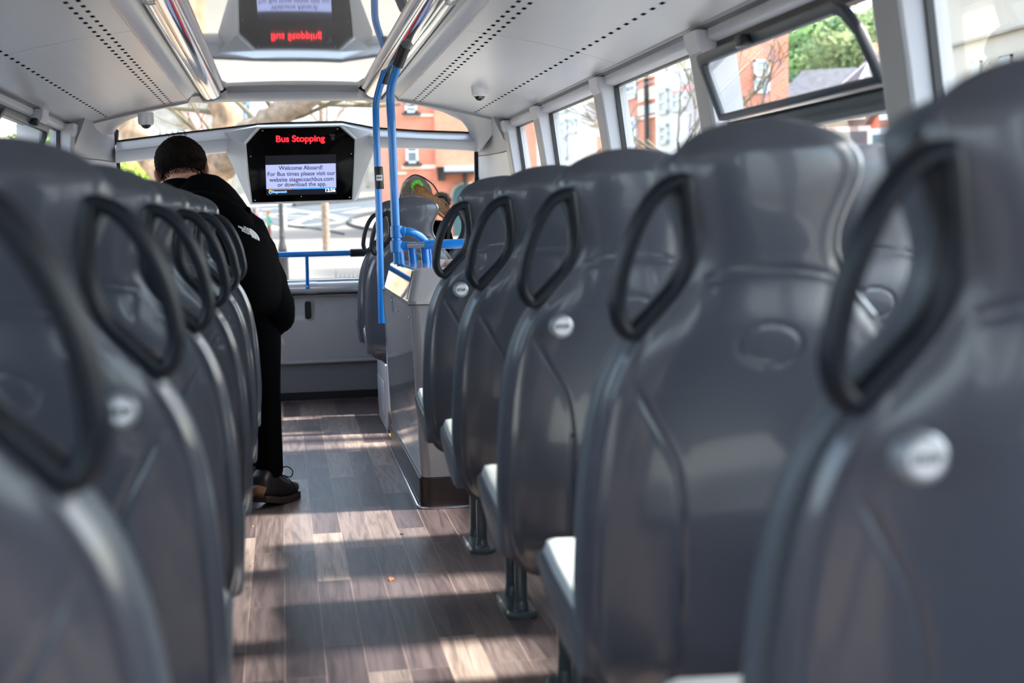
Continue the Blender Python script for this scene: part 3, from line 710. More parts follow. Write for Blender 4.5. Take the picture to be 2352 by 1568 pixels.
def make_seat(side_sg, button, leg, sun=False):
    """side_sg: -1 handle on the left, +1 handle on the right (as seen from behind)"""
    root = empty('bus_seat', (0, 0, 0))
    def mk(key, fn, name, m, **k):
        kk = (key, side_sg if key in ('handle',) else 0)
        if kk in SEATM:
            o = bpy.data.objects.new(name, SEATM[kk].data); COL.objects.link(o); o.parent = root
            for md in SEATM[kk].modifiers:
                n_ = o.modifiers.new(md.name, md.type)
                if md.type == 'BEVEL': n_.width = md.width; n_.segments = md.segments; n_.limit_method = 'ANGLE'; n_.angle_limit = md.angle_limit
            return o
        o = fn().build(name, m, root, **k); SEATM[kk] = o; return o
    mk('shell', shell_mesh, 'back_shell', SHELL, smooth=True, ang=75)
    mk('gap', lambda: pad_mesh(.93, .018, .048, .36, 1.150), 'seam_filler', GAP, smooth=True, ang=80)
    mk('pad', lambda: pad_mesh(.985, .045, .105, .40, 1.160), 'backrest_cushion', PADSIDE, smooth=True, ang=80)
    def cush():
        rings = []
        prof = [(.075, .445), (.10, .462), (.20, .468), (.35, .488), (.42, .502), (.45, .500), (.468, .488), (.46, .470), (.40, .452), (.25, .440), (.10, .430)]
        for k, (s, sc) in enumerate(((-1, .90), (-.97, .97), (-.90, 1), (0, 1.0), (.90, 1), (.97, .97), (1, .90))):
            cy, cz = .27, .464
            rings.append([Vector((.228*s, cy+(y-cy)*sc, cz+(z-cz)*sc+(.006 if abs(s) > .8 and abs(s) < .98 else 0))) for y, z in prof])
        return MB().loft(rings)
    mk('cush', cush, 'seat_cushion', PAD, smooth=True, ang=60)
    def base():
        prof = [(.12, .455), (.20, .455), (.36, .472), (.45, .488), (.474, .482), (.472, .462), (.40, .425), (.28, .385), (.18, .372), (.13, .375)]
        rings = []
        for s, sc in ((-.236, .93), (-.230, 1), (.230, 1), (.236, .93)):
            cy, cz = .27, .43
            rings.append([Vector((s, cy+(y-cy)*sc, cz+(z-cz)*sc)) for y, z in prof])
        return MB().loft(rings)
    mk('base', base, 'seat_base', PADSIDE, bevel=.004)
    def handle():
        pts = [(.118, 1.090), (.148, 1.078), (.175, 1.042), (.194, .995), (.203, .950), (.205, .922), (.198, .900), (.185, .890), (.169, .903), (.147, .926), (.124, .952), (.110, .985), (.107, 1.02), (.110, 1.055), (.113, 1.080)]
        L = bez([(side_sg*x, lean(z)-.002, z) for x, z in pts], 6, True)
        return MB().tube(L, [(.0155, .0118)]*len(L), 14, loop=True, sq=(0, 1, 0))
    mk('handle', handle, 'grab_handle', HAND, smooth=True, ang=80)
    if leg:
        def legm():
            mb = MB()
            mb.tube([(0, .28, .012), (0, .28, .40)], .016, 16); mb.tube([(0, .44, .012), (0, .44, .44)], .016, 16)
            return mb
        lx = -.055 if side_sg < 0 else .055
        gz = .0143 if side_sg > 0 else 0
        for yy, zt in ((.265, .39), (.42, .43)):
            MB().tube([(lx, yy, .014+gz), (lx, yy, zt)], .0165, 16).build('leg', LEGM, root, smooth=True)
        n = 28; rg = []
        for (s_, z) in ((1, 0), (1, .008), (.86, .014), (.80, .014)):
            rg.append([Vector((lx+.042*s_*math.cos(2*math.pi*k/n), .345+(.085 if math.sin(2*math.pi*k/n) > 0 else -.085)+.042*s_*math.sin(2*math.pi*k/n), z+gz)) for k in range(n)])
        MB().loft(rg).build('foot_plate', LEGM, root, smooth=True, ang=35)
        MB().lathe([(.021, .013), (.019, .028), (.0165, .04)], (lx, .265, gz), 16).build('foot_collar', LEGM, root, smooth=True)
        MB().lathe([(.021, .013), (.019, .028), (.0165, .04)], (lx, .42, gz), 16).build('foot_collar', LEGM, root, smooth=True)
        for dx in (-.012, .014):
            MB().lathe([(.0075, .014), (.0075, .020), (.004, .022)], (lx+dx, .238, gz), 8).build('bolt', CHROME, root)
    if button:
        bx, bz = side_sg*.138, .845
        by = lean(bz)-.023
        b = MB().lathe([(.0225, .008), (.0225, -.008), (.0215, -.016), (.018, -.018), (.016, -.017)], (bx, by, bz), 32, 'y').build('stop_button', mat('satin_grey_ring', (.30, .32, .35), .28, metal=.4), root, smooth=True, ang=30)
        MB().lathe([(.0158, -.012), (.0158, -.0205), (.0145, -.022), (.001, -.0222)], (bx, by, bz), 32, 'y').build('button_face', BTN, b, smooth=True, ang=30)
        text('button_text', 'STOP', .0105, Vector((bx, by-.0224, bz)), mat('dark_print', (.03, .03, .04), .5), b, bold=.0002)
    return root
SEATM = {}
XA, XWN = .64, 1.10
pr_ = .72
RY = [1.449*pr_+k*pr_ for k in range(5)]+[9.45*pr_, 10.42*pr_]
LY = [(1.225+.911*k)*pr_*1.089 for k in range(6)]
rl = ['grey high-back aisle seat with stop button, largest and nearest on the right edge',
      'grey high-back aisle seat with oval emblem and no button, second row on the right',
      'grey high-back aisle seat with white stop button, third row on the right',
      'grey high-back aisle seat without button, just behind the stairwell cabinet row on the right',
      'grey high-back aisle seat with stop button, nearest the stairwell cabinet',
      'grey aisle seat in front of the stairwell, a ponytail hanging over its top',
      'grey aisle seat in the very front right row, behind the windscreen handrail end']
AISLE = []
for k, y in enumerate(RY):
    s = make_seat(-1, k in (0, 2, 4), k < 5); s.location = (XA, y, 0)
    tag(s, rl[k], 'seat', 'high-back grey bus seats'); AISLE.append(s)
rw = {1: 'grey window seat out past the second aisle seat on the right', 2: 'sunlit pale grey window seat seen between the two nearest right-hand aisle seats',
      3: 'grey window seat beside the fourth aisle seat on the right', 4: 'grey window seat beside the right aisle seat nearest the cabinet',
      5: 'grey window seat in front of the stairwell by the right wall', 6: 'grey window seat in the very front right corner'}
for k in (1, 2, 3, 4, 5, 6):
    s = make_seat(-1, False, False); s.location = (1.115 if k < 6 else 1.085, RY[k], 0); s.scale = (.95 if k < 6 else .9, 1, 1); tag(s, rw[k], 'seat', 'high-back grey bus seats')
ll = ['grey high-back aisle seat cropped by the left edge, nearest on the left', 'grey high-back aisle seat with stop button, second from the left edge',
      'grey high-back aisle seat, third row on the left', 'grey high-back aisle seat, fourth row on the left', 'grey high-back aisle seat, fifth row on the left, behind the man',
      'grey high-back aisle seat on the left closest to the standing man']
for k, y in enumerate(LY):
    s = make_seat(1, k in (1,), k in (1, 2, 3, 4, 5)); s.location = (-.335, y, -.0143); tag(s, ll[k], 'seat', 'high-back grey bus seats')
    if k in (1, 2, 3, 4, 5):
        s = make_seat(1, False, False); s.location = (-.82, y, -.0143); s.scale = (.95, 1, 1)
        tag(s, 'grey window seat on the left, beside the aisle seat in row ' + ['', 'two', 'three', 'four', 'five', 'six'][k], 'seat', 'high-back grey bus seats')
# ================================================================== STAIRWELL CABINET
cb = empty('stairwell_cabinet', (.46, 4.88, 0), label='grey glossy stairwell cabinet with chamfered top and dark wood skirt', cat='cabinet')
ox, oy = .46, 4.88
CABG = mat('grey_gloss_cabinet', (.34, .33, .345), .16, coat=.7)
def rr(x0, x1, y0, y1, r, z, n=6):
    pts = []
    for k in range(n+1):
        a = math.pi+math.pi/2*k/n; pts.append(Vector((x0+r+r*math.cos(a), y0+r+r*math.sin(a), z)))
    pts += [Vector((x1, y0, z)), Vector((x1, y1, z)), Vector((x0, y1, z))]
    return pts
yb_ = 6.24-oy
MB().loft([rr(.005, .84, -.015, yb_, .035, .115), rr(-.018, .84, -.02, yb_, .035, .745)]).build('cabinet_body', CABG, cb, smooth=True, ang=40)
MB().loft([rr(-.002, .84, -.024, yb_, .045, 0), rr(-.002, .84, -.022, yb_, .045, .112)]).build('wood_skirt', DARKW, cb, smooth=True, ang=40)
MB().tube([(x, y, .004) for x, y in [(-.004, yb_), (-.006, 1.0), (-.008, .03), (.0, -.012), (.04, -.03), (.3, -.03), (.84, -.03)]], .006, 8).build('skirt_edging', CHROME, cb, smooth=True)
# chamfered cap
A0 = rr(-.024, .84, -.028, 1.06, .03, .748); A1 = rr(-.026, .84, -.030, 1.06, .03, .760); A2 = rr(.004, .84, .03, 1.06, .03, .868); A3 = rr(.014, .84, .042, 1.055, .03, .876)
MB().loft([A0, A1, A2, A3]).build('cabinet_cap', CABG, cb, smooth=True, ang=22)
# polished plate on the chamfer
rgp = [Vector((-.030, .02, .764)), Vector((-.030, 1.05, .764)), Vector((-.0005, 1.05, .866)), Vector((-.0005, .06, .866))]
MB().add([p for p in rgp]+[p+Vector((.004, 0, 0)) for p in rgp], [(0, 1, 2, 3), (7, 6, 5, 4), (0, 4, 5, 1), (1, 5, 6, 2), (2, 6, 7, 3), (3, 7, 4, 0)]).build('polished_plate', mat('mirror_plate', (.75, .74, .74), .03, metal=1), cb)
MB().box(-.022, -.018, .0, 1.05, .742, .748).build('cap_seam', BLACK, cb)
for (dy, z) in ((.03, .70), (.55, .69), (.80, .72)):
    c = Vector((-.019, dy, z)); MB().ball(c, .004, 8, 6).build('rivet', CHROME, cb, smooth=True)
# poles
def pole(name, pts, r, label, extra=None):
    root = empty(name, pts[0], label=label, cat='pole')
    o = -Vector(pts[0])
    L = bez(pts, 10); MB().tube([Vector(p)+o for p in L], r, 20).build('pole_tube', BLUE, root, smooth=True); return root, o
YP1 = 6.5; YP2 = 5.45
p1 = [PZ(877, 745, .50) if False else P(877, 742, YP1), P(875, 660, YP1), P(871, 500, YP1), P(867, 380, YP1), P(864, 290, YP1), P(864, 238, YP1), P(874, 195, YP1-.03), P(886, 158, YP1-.06)]
R1, o1 = pole('grab_pole', p1, .0165, 'blue grab pole with a black stop-button box, left one of the pair')
a1, b1 = P(880, 190, YP1-.03), P(895, 148, YP1-.08)
MB().tube([a1+o1, P(888, 165, YP1-.05)+o1, b1+o1], .0215, 18).build('rubber_sleeve', BLACK, R1, smooth=True)
MB().tube([b1+o1, P(925, 95, YP1-.1)+o1], [.020, .03], 14).build('ceiling_bracket', DARKTR, R1, smooth=True)
c1, c2 = P(869, 383, YP1), P(872, 434, YP1)
MB().tube([c1+o1, c2+o1], [(.024, .021)]*2, 20).build('button_box', BLACK, R1, bevel=.003)
cc = (c1+c2)/2+o1+Vector((0, -.024, 0))
bb = MB().box(cc.x-.014, cc.x+.014, cc.y-.003, cc.y+.006, cc.z-.014, cc.z+.014).build('stop_button', BTN, R1, bevel=.004)
text('button_text', 'STOP', .010, cc+Vector((0, -.0036, 0)), mat('dark_print', (.03, .03, .04), .5), bb, bold=.0003)
p2 = [P(914.5, 606, YP2), P(909, 520, YP2), P(904, 400, YP2), P(900, 300, YP2), P(896.5, 232, YP2), P(899, 195, YP2-.01), P(913, 150, YP2-.03), P(922, 120, YP2-.05)]
R2, o2 = pole('grab_pole', p2, .0170, 'blue grab pole rising from the stairwell rail, right one of the pair')
MB().tube([P(913, 152, YP2-.03)+o2, P(930, 108, YP2-.06)+o2], .022, 18).build('rubber_sleeve', BLACK, R2, smooth=True)
MB().tube([P(930, 108, YP2-.06)+o2, P(962, 58, YP2-.1)+o2], [.02, .03], 14).build('ceiling_bracket', DARKTR, R2, smooth=True)
for py in (532, 566):
    c = P(910.5, py, YP2)+o2; MB().cyl(c+Vector((0, 0, -.024)), c+Vector((0, 0, .024)), .0235, n=20).build('clamp', BLUE, R2, smooth=True, bevel=.002)
# stairwell guard rail
sr = empty('stair_guard_rail', P(945, 565, YP2), label='bright blue tubular guard rail standing on the stairwell cabinet', cat='handrail')
o3 = -Vector(sr.location)
MB().tube([P(912, 530, YP2)+o3, P(930, 532, YP2)+o3], .020, 16).build('clamp_arm', BLUE, sr, smooth=True, bevel=.002)
MB().tube([q+o3 for q in bez([P(925, 531, YP2), P(945, 533, YP2), P(966, 544, YP2+.03), P(981, 565, YP2+.06), P(986, 612, YP2+.08)], 8)], .016, 16).build('rail_bend', BLUE, sr, smooth=True)
MB().tube([P(915, 566, YP2)+o3, P(940, 564, YP2)+o3], .017, 16).build('clamp_arm', BLUE, sr, smooth=True)
MB().tube([P(936, 564, YP2-.01)+o3, P(982, 561, YP2-.03)+o3], .012, 12).build('silver_joint', CHROME, sr, smooth=True)
MB().tube([P(975, 562, YP2-.03)+o3, P(1060, 559, YP2-.05)+o3, P(1150, 556, YP2-.05)+o3], .0185, 16).build('rail_tube', BLUE, sr, smooth=True)
for px, yy in ((917, YP2), (946, YP2+.02), (975, YP2+.02), (996, YP2+.03)):
    a = P(px, 566, yy); MB().tube([a+o3, Vector((a.x+.005, a.y, .868))+o3], .0165 if px < 990 else .012, 16).build('rail_post', BLUE, sr, smooth=True)
# partition behind the front seats
pt = empty('modesty_panel', (.50, 6.73, 0), label='slim white-edged modesty panel at the head of the stairs', cat='partition')
MB().box(-.012, .014, -.03, .03, .10, .555).build('white_edge', mat('white_plastic', (.62, .62, .62), .35), pt, bevel=.005)
MB().box(-.012, .014, -.031, .03, 0, .10).build('wood_foot', mat('brown_wood_vinyl', (.16, .11, .10), .4, noise=.3, nscale=10), pt, bevel=.003)
MB().box(-.020, -.004, .03, .62, .0, .33).build('side_panel', SIDEG, pt, bevel=.003)
MB().box(-.026, -.020, .10, .56, .07, .24).build('panel_insert', SIDEG, pt, bevel=.006)
MB().tube([(-.024, -.02, .004), (-.024, .62, .004)], .005, 8).build('edging', CHROME, pt, smooth=True)
MB().box(.014, .84, -.012, .012, 0, .50).build('cross_panel', SIDEG, pt, bevel=.003)
tag(MB().box(.480, .492, 6.24, 6.64, .0005, .004).build('stair_nosing_strip', mat('yellow_nosing', (.75, .62, .08), .6)), 'short yellow nosing strip on the floor at the top of the stairs', 'floor strip')
# ------------- dome cameras
def dome(px, py, Y, lab):
    c = P(px, py, Y); root = empty('dome_camera', (c.x, c.y, c.z), label=lab, cat='camera')
    MB().lathe([(.041, .035), (.041, -.012), (.037, -.026), (.030, -.030), (.0285, -.020)], (0, 0, 0), 28).build('camera_body', SILVER, root, smooth=True, ang=35)
    MB().ball((0, -.003, -.022), (.028, .028, .028), 20, 12).build('lens_dome', mat('black_glass_dome', (.004, .004, .006), .04, coat=1), root, smooth=True)
    return root
dome(1101, 207, 6.42, 'small round silver dome camera on the right ceiling panel')
dome(335, 274, 7.35, 'small round silver dome camera at the front end of the left ceiling')
# ------------- litter on the floor
for k, (px, py, sx, sy, col, nm, lb) in enumerate((
        (898, 1329, .012, .022, (.55, .20, .08), 'leaf_scrap', 'curled orange scrap on the aisle floor'),
        (922, 1226, .008, .003, (.05, .01, .01), 'twig_bit', 'tiny dark red bit on the floor near the cabinet'),
        (1221, 1419, .009, .004, (.07, .03, .02), 'twig_bit', 'tiny brown bit beside the nearest visible foot plate'),
        (581, 1208, .004, .004, (.7, .5, .2), 'crumb', 'tiny yellow crumb on the floor below the boot'),
        (577, 1299, .004, .004, (.6, .2, .1), 'crumb', 'tiny orange crumb by the left seats'))):
    c = PZ(px, py, .002)
    n = 9; pts = [Vector((sx/1.0*math.cos(2*math.pi*q/n)*(.6+.5*random.random()), sy*math.sin(2*math.pi*q/n)*(.6+.5*random.random()), 0)) for q in range(n)]
    o = MB().prism([p+Vector((0, 0, -.0012)) for p in pts], (0, 0, .003)).build(nm, mat('litter%d' % k, col, .7)); o.location = (c.x, c.y, .0015)
    tag(o, lb, 'litter')
# ================================================================== PEOPLE
def join_into(o, mbs):
    """append raw geometry to an existing mesh object (kept as one body mesh)"""
    bm = bmesh.new(); bm.from_mesh(o.data)
    for mb in mbs:
        vs = [bm.verts.new(v) for v in mb.v]; bm.verts.index_update()
        for f in mb.f:
            try: nf = bm.faces.new([vs[i] for i in f]); nf.smooth = True
            except ValueError: pass
    bmesh.ops.recalc_face_normals(bm, faces=bm.faces[:])
    bm.to_mesh(o.data); bm.free()
def head_fn(R):
    rx, ry, rz = R
    def fn(p, c):
        q = p-c; x, y, z = q.x/rx, q.y/ry, q.z/rz
        if z > 0: k_ = 1+.11*math.sin(math.pi*min(1, z)); x *= k_; y *= k_
        t = max(0, -z)
        x *= 1-.26*t*t-.08*t; y = y*(1-.10*t)+.10*t*max(0, y)
        if y < 0: y *= 1-.12*t
        if y > .5:
            y += .20*math.exp(-((x)/.13)**2)*math.exp(-((z+.18)/.13)**2)   # nose
            y += .05*math.exp(-((x)/.30)**2)*math.exp(-((z+.48)/.08)**2)   # lips
            y -= .07*math.exp(-((abs(x)-.36)/.16)**2)*math.exp(-((z-.02)/.11)**2)  # sockets
            y += .05*math.exp(-((z-.20)/.08)**2)*math.exp(-((abs(x)-.3)/.3)**2)   # brow
            y += .05*math.exp(-(x/.25)**2)*math.exp(-((z+.85)/.12)**2)
        return c+Vector((x*rx, y*ry, z*rz))
    return fn
def head_geo(cen, rot, R=(.076, .096, .114), nu=40, nv=30):
    mb = MB(); mb.ball((0, 0, 0), R, nu, nv, head_fn(R))
    for s in (-1, 1):   # ears
        e = MB(); e.ball((s*R[0]*1.01, -.012, -.026), (.010, .017, .027), 12, 10)
        e.v = [tuple(Vector(v)+Vector((s*.010*max(0, -(v[1]+.006)/.02), 0, 0))) for v in e.v]
        mb.add(e.v, e.f)
    T = Matrix.Translation(cen) @ rot
    mb.v = [tuple(T @ Vector(v)) for v in mb.v]
    return mb
def hair_cap(cen, rot, R, m, parent, nape=-.45, front=.42, g=1.10, name='hair', rough=.006):
    rr_ = tuple(a*g for a in R); rnd = random.Random(3); mb = MB(); nu, nv = 96, 80; rings = []
    base = MB(); base.ball((0, 0, 0), rr_, nu, nv, head_fn(rr_))
    keep = []
    for f in base.f:
        c = sum((Vector(base.v[i]) for i in f), Vector())/len(f); z = c.z/rr_[2]; y = c.y/rr_[1]
        lim = nape if y < -.25 else (nape+(front-nape)*min(1, (y+.25)/.75))
        if abs(c.x)/rr_[0] > .75 and -.3 < y < .2: lim = max(lim, -.05)
        if z > lim: keep.append(f)
    T = Matrix.Translation(cen) @ rot
    vs = []
    for v in base.v:
        q = Vector(v); n = q.normalized(); zz = q.z/rr_[2]
        k = (1+rnd.uniform(-1, 1)*rough*.5/.09)*(1 if zz > nape+.35 else 1-.07*sstep(nape+.35, nape, zz))
        vs.append(T @ (q*k))
    mb.add(vs, keep); o = mb.build(name, m, parent, smooth=True, ang=180)
    sd_ = o.modifiers.new('sol', 'SOLIDIFY'); sd_.thickness = .006; sd_.offset = -1
    return o
def fingers(wrist, direc, palm_n, m_l=.0, s=1.0, curl=.5, thumb_side=1):
    """five-finger hand geometry, returns list of (pts, radii) chains plus palm"""
    d = Vector(direc).normalized(); n = (Vector(palm_n)-d*Vector(palm_n).dot(d)).normalized(); side = d.cross(n)*thumb_side
    w = Vector(wrist); ch = []
    for k, (off, ln, rr_) in enumerate(((.030, .070, .0085), (.010, .078, .009), (-.010, .073, .0085), (-.029, .058, .0075))):
        p0 = w+d*.045*s+side*off*.6*s; p1 = w+d*.085*s+side*off*s; c1 = p1+(d*.95+n*.3*curl)*ln*.42*s; c2 = c1+(d*.6+n*.9*curl)*ln*.32*s; c3 = c2+(d*.2+n*1.2*curl)*ln*.26*s
        ch.append(([p0, p1, c1, c2, c3], [.012*s, .0115*s, rr_*s, rr_*.95*s, rr_*.8*s]))
    t0 = w+d*.022*s+side*.020*s; t1 = t0+(d*.6+side*.9)*.034*s; t2 = t1+(d*.9+side*.35+n*.3)*.032*s; t3 = t2+(d+n*.4)*.024*s
    ch.append(([t0, t1, t2, t3], [.014*s, .012*s, .0105*s, .0085*s]))
    palm = ([w-d*.02*s, w+d*.03*s, w+d*.075*s], [(.022*s, .018*s), (.036*s, .016*s), (.038*s, .014*s)])
    return ch, palm
def hand_geo(*a, **k):
    ch, palm = fingers(*a, **k); mb = MB()
    for pts, r in ch:
        L = bez(pts, 3); rs = [interp([(i/(len(r)-1), v) for i, v in enumerate(r)], q/(len(L)-1)) for q in range(len(L))]
        mb.tube(L, rs, 10); mb.ball(L[-1], rs[-1], 10, 6)
    pts, r = palm; n = Vector(k.get('palm_n', a[2]))
    L = pts; mb.tube(L, [(x[1]*1.0, x[0]) for x in r], 14, sq=tuple(n)); mb.ball(L[-1], (.02, .02, .02), 10, 8)
    return mb
LOGOROT = -35
def man():
    root = empty('person', (-.06, 5.05, 0), label='person in a black padded jacket and trousers leaning over the left seats, seen from behind', cat='person')
    o = -Vector(root.location)
    J = dict(pel=(-.125, 4.96, .80), wai=(-.15, 4.95, .93), che=(-.215, 4.99, 1.06), nb=(-.30, 5.08, 1.165), nk=(-.345, 5.12, 1.215),
             sR=(-.130, 5.01, .985), eR=(-.032, 4.99, .735), wR=(-.050, 5.20, .665), sL=(-.42, 5.12, 1.06), eL=(-.48, 5.32, .86), wL=(-.43, 5.52, .78),
             hR=(-.100, 4.99, .78), kR=(-.086, 5.06, .45), aR=(-.084, 5.085, .095), hL=(-.20, 5.0, .78), kL=(-.20, 5.26, .45), aL=(-.175, 5.34, .095))
    J = {k: Vector(v)+o for k, v in J.items()}
    def sk(name, keys, edges, rads, m, par, **k):
        idx = {q: i for i, q in enumerate(keys)}
        return skin(name, [J[q] for q in keys], [(idx[a], idx[b]) for a, b in edges], rads, m, par, **k)
    keys = ['pel', 'wai', 'che', 'nb', 'nk', 'sR', 'eR', 'wR', 'sL', 'eL', 'wL', 'hR', 'kR', 'aR', 'hL', 'kL', 'aL']
    ed = [('pel', 'wai'), ('wai', 'che'), ('che', 'nb'), ('nb', 'nk'), ('che', 'sR'), ('sR', 'eR'), ('eR', 'wR'), ('che', 'sL'), ('sL', 'eL'), ('eL', 'wL'), ('pel', 'hR'), ('hR', 'kR'), ('kR', 'aR'), ('pel', 'hL'), ('hL', 'kL'), ('kL', 'aL')]
    body = sk('body', keys, ed, [.10, .10, .115, .062, .056, .05, .036, .026, .05, .036, .026, .07, .045, .034, .07, .045, .034], SKIN, root)
    HC = Vector((-.357, 5.165, 1.262))+o
    rot = (Matrix.Rotation(math.radians(-6), 4, 'Y') @ Matrix.Rotation(math.radians(-22), 4, 'X'))
    R = (.083, .100, .110)
    hands = []
    hr_ = hand_geo(J['wR'], (-.1, .9, -.35), (-.6, .2, -.7), curl=.8, thumb_side=1); hl_ = hand_geo(J['wL'], (0, .8, -.5), (.2, -.2, -1), curl=.6, thumb_side=-1)
    nk = MB(); nk.tube([J['nk']+Vector((0, 0, -.03)), HC+rot @ Vector((0, -.024, -.03))], [.066, .060], 20)
    join_into(body, [head_geo(HC, rot, R), hr_, hl_, nk])
    hair_cap(HC, rot, R, HAIRD, root, nape=-.36, g=1.085, name='hair', rough=.0035)
    rnd = random.Random(5); mb = MB()
    for k in range(1500):
        a = rnd.uniform(0, 6.283); u = rnd.uniform(-.30, 1); q = Vector((math.sqrt(1-u*u)*math.cos(a), math.sqrt(1-u*u)*math.sin(a), u))
        if q.y > .45 and q.z < .5: continue
        b = Vector((q.x*R[0]*1.075, q.y*R[1]*1.075, q.z*R[2]*1.075)); t = (Vector((q.x*.3, -.3, -1))-q*q.dot(Vector((q.x*.3, -.3, -1)))).normalized()
        e_ = b+q*rnd.uniform(.001, .0035)+t*rnd.uniform(.008, .016)
        mb.tube([HC+rot @ b, HC+rot @ e_], [.0012, .0004], 3)
    for k in range(900):   # thinning fade below the hairline
        a = rnd.uniform(3.3, 6.1); u = -.30-.34*rnd.random()**1.6; f_ = math.sqrt(1-u*u); t_ = -u
        q = Vector((f_*math.cos(a)*(1-.26*t_*t_-.08*t_), f_*math.sin(a)*(1-.10*t_)*(1-.12*t_), u))
        b = Vector((q.x*R[0]*1.0, q.y*R[1]*1.0, q.z*R[2]*1.0)); n_ = q.normalized()
        mb.tube([HC+rot @ (b-n_*.001), HC+rot @ (b+n_*.0030+Vector((0, 0, -.007)))], [.0009, .0004], 3)
    for k in range(9):
        a = rnd.uniform(0, 6.28); b = HC+rot @ Vector((.03*math.cos(a), .03*math.sin(a)-.01, .118)); h = rnd.uniform(.010, .028)
        mb.tube([b, b+Vector((rnd.uniform(-.01, .01), 0, h*.6)), b+Vector((rnd.uniform(-.02, .02), rnd.uniform(-.02, .02), h))], [.0011, .0009, .0004], 5)
    mb.build('hair_tuft', HAIRD, root)
    ey = MB()
    for s in (-1, 1): ey.ball(HC+rot @ Vector((s*.030, .083, .004)), .011, 10, 8)
    ey.build('eyes', mat('eye_white', (.7, .7, .68), .3), root, smooth=True)
    gl = MB(); 
    for s in (-1, 1):
        gl.tube([HC+rot @ Vector((s*.090, -.022, .000)), HC+rot @ Vector((s*.094, .0, .006)), HC+rot @ Vector((s*.082, .098, .004))], [(.0045, .0018)]*3, 8, sq=(0, 0, 1))
        gl.tube([HC+rot @ Vector((s*.034+.026*math.cos(t*math.pi/8), .105, .002+.021*math.sin(t*math.pi/8))) for t in range(16)], .002, 6, loop=True)
    gl.build('glasses', BLACK, root)
    # clothes
    hem = [Vector((-.122, 4.955, .70))+o]
    pts = [J[k] for k in ('pel', 'wai', 'che', 'nb')]+[J['nk']+Vector((.015, -.018, -.035))]+hem
    jk = skin('padded_jacket', pts, [(0, 1), (1, 2), (2, 3), (3, 4), (0, 5)], [(.155, .135), (.160, .135), (.150, .125), (.105, .09), (.074, .072), (.15, .13)], JACK, root, root=2)
    slv = []
    for sh, el, wr, inn in (('sR', 'eR', 'wR', 1), ('sL', 'eL', 'wL', -1)):
        a, b, c = J[sh], J[el], J[wr]; a0 = J['che']*.55+a*.45
        L = bez([a0, a, a*.5+b*.5+Vector((.006*inn, 0, 0)), b, b*.45+c*.55, c], 5); N_ = len(L)
        tb = [(0, .105), (.2, .092), (.4, .078), (.6, .068), (.8, .058), (1, .046)]
        m_ = MB(); m_.tube(L, [interp(tb, i/(N_-1))*(1+.045*math.sin(i*1.9)) for i in range(N_)], 18); slv.append(m_)
    join_into(jk, slv)
    # collar and hood roll
    L = bez([Vector(p)+o for p in ((-.435, 5.08, 1.155), (-.385, 5.04, 1.188), (-.325, 5.03, 1.186), (-.265, 5.045, 1.165))], 6)
    MB().tube(L, [.026, .030]+[.032]*(len(L)-4)+[.030, .022], 14).build('collar', JACK, root, smooth=True, ang=180)
    L = bez([Vector(p)+o for p in ((-.36, 4.97, 1.12), (-.275, 4.93, 1.118), (-.18, 4.915, 1.080), (-.115, 4.935, 1.035))], 6)
    n_ = len(L); MB().tube(L, [.02+.036*math.sin(math.pi*(.12+.82*i/(n_-1))) for i in range(n_)], 16).build('hood', JACK, root, smooth=True, ang=180)
    for k, nm in ((1, 'R'), (-1, 'L')):
        h, kn, an = J['h'+nm], J['k'+nm], J['a'+nm]
        mid = (kn+an)/2+Vector((.004, 0, 0)); th = (h+kn)/2
        skin('trouser_leg', [h+Vector((0, 0, .05)), th, kn, mid, an+Vector((0, 0, .035)), an+Vector((.004, 0, .005))], [(0, 1), (1, 2), (2, 3), (3, 4), (4, 5)], [.095, .080, .062, .054, .058, .050], TROU, root)
    def boot(an, yaw, lift, mk, side):
        T = Matrix.Translation(Vector((an.x, an.y, 0))) @ Matrix.Rotation(yaw, 4, 'Z') @ Matrix.Diagonal((1.02, .92, 1.08, 1))
        sec = [(-.075, .030, .030, .085), (-.062, .036, .018, .10), (-.03, .038, .016, .125), (.01, .038, .018, .13), (.05, .042, .018, .10), (.10, .047, .018, .078), (.15, .046, .018, .066), (.185, .036, .022, .058), (.20, .018, .026, .046)]
        rings = []
        for y, w, z0, z1 in sec:
            zb = z0+lift*max(0, (.06-y))*.35
            zt = z1+lift*max(0, (.06-y))*.35
            rings.append([T @ Vector((w*math.copysign(abs(math.cos(a))**.7, math.cos(a)), y, (zb+zt)/2+(zt-zb)/2*math.copysign(abs(math.sin(a))**.75, math.sin(a)))) for a in [2*math.pi*k/20 for k in range(20)]])
        b = MB().loft(rings).build('boot', BOOT, root, smooth=True, ang=180)
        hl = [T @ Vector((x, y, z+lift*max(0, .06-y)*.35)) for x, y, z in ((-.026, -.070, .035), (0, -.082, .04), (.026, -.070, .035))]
        MB().tube(bez(hl, 4), .021, 12).build('painted_sunlit_heel', BOOTLIT, b, smooth=True, ang=180)  # lit back of the heel, painted as a tan band
        rings = []
        for y, w, z0, z1 in sec:
            lf = lift*max(0, (.06-y))*.35
            rings.append([T @ Vector((x*(w+.004), y*1.02, z)) for x, z in ((-1, lf), (1, lf), (1, lf+.024), (-1, lf+.024))])
        MB().loft(rings).build('sole', mat('dark_brown_sole', (.03, .018, .012), .6), b, bevel=.003)
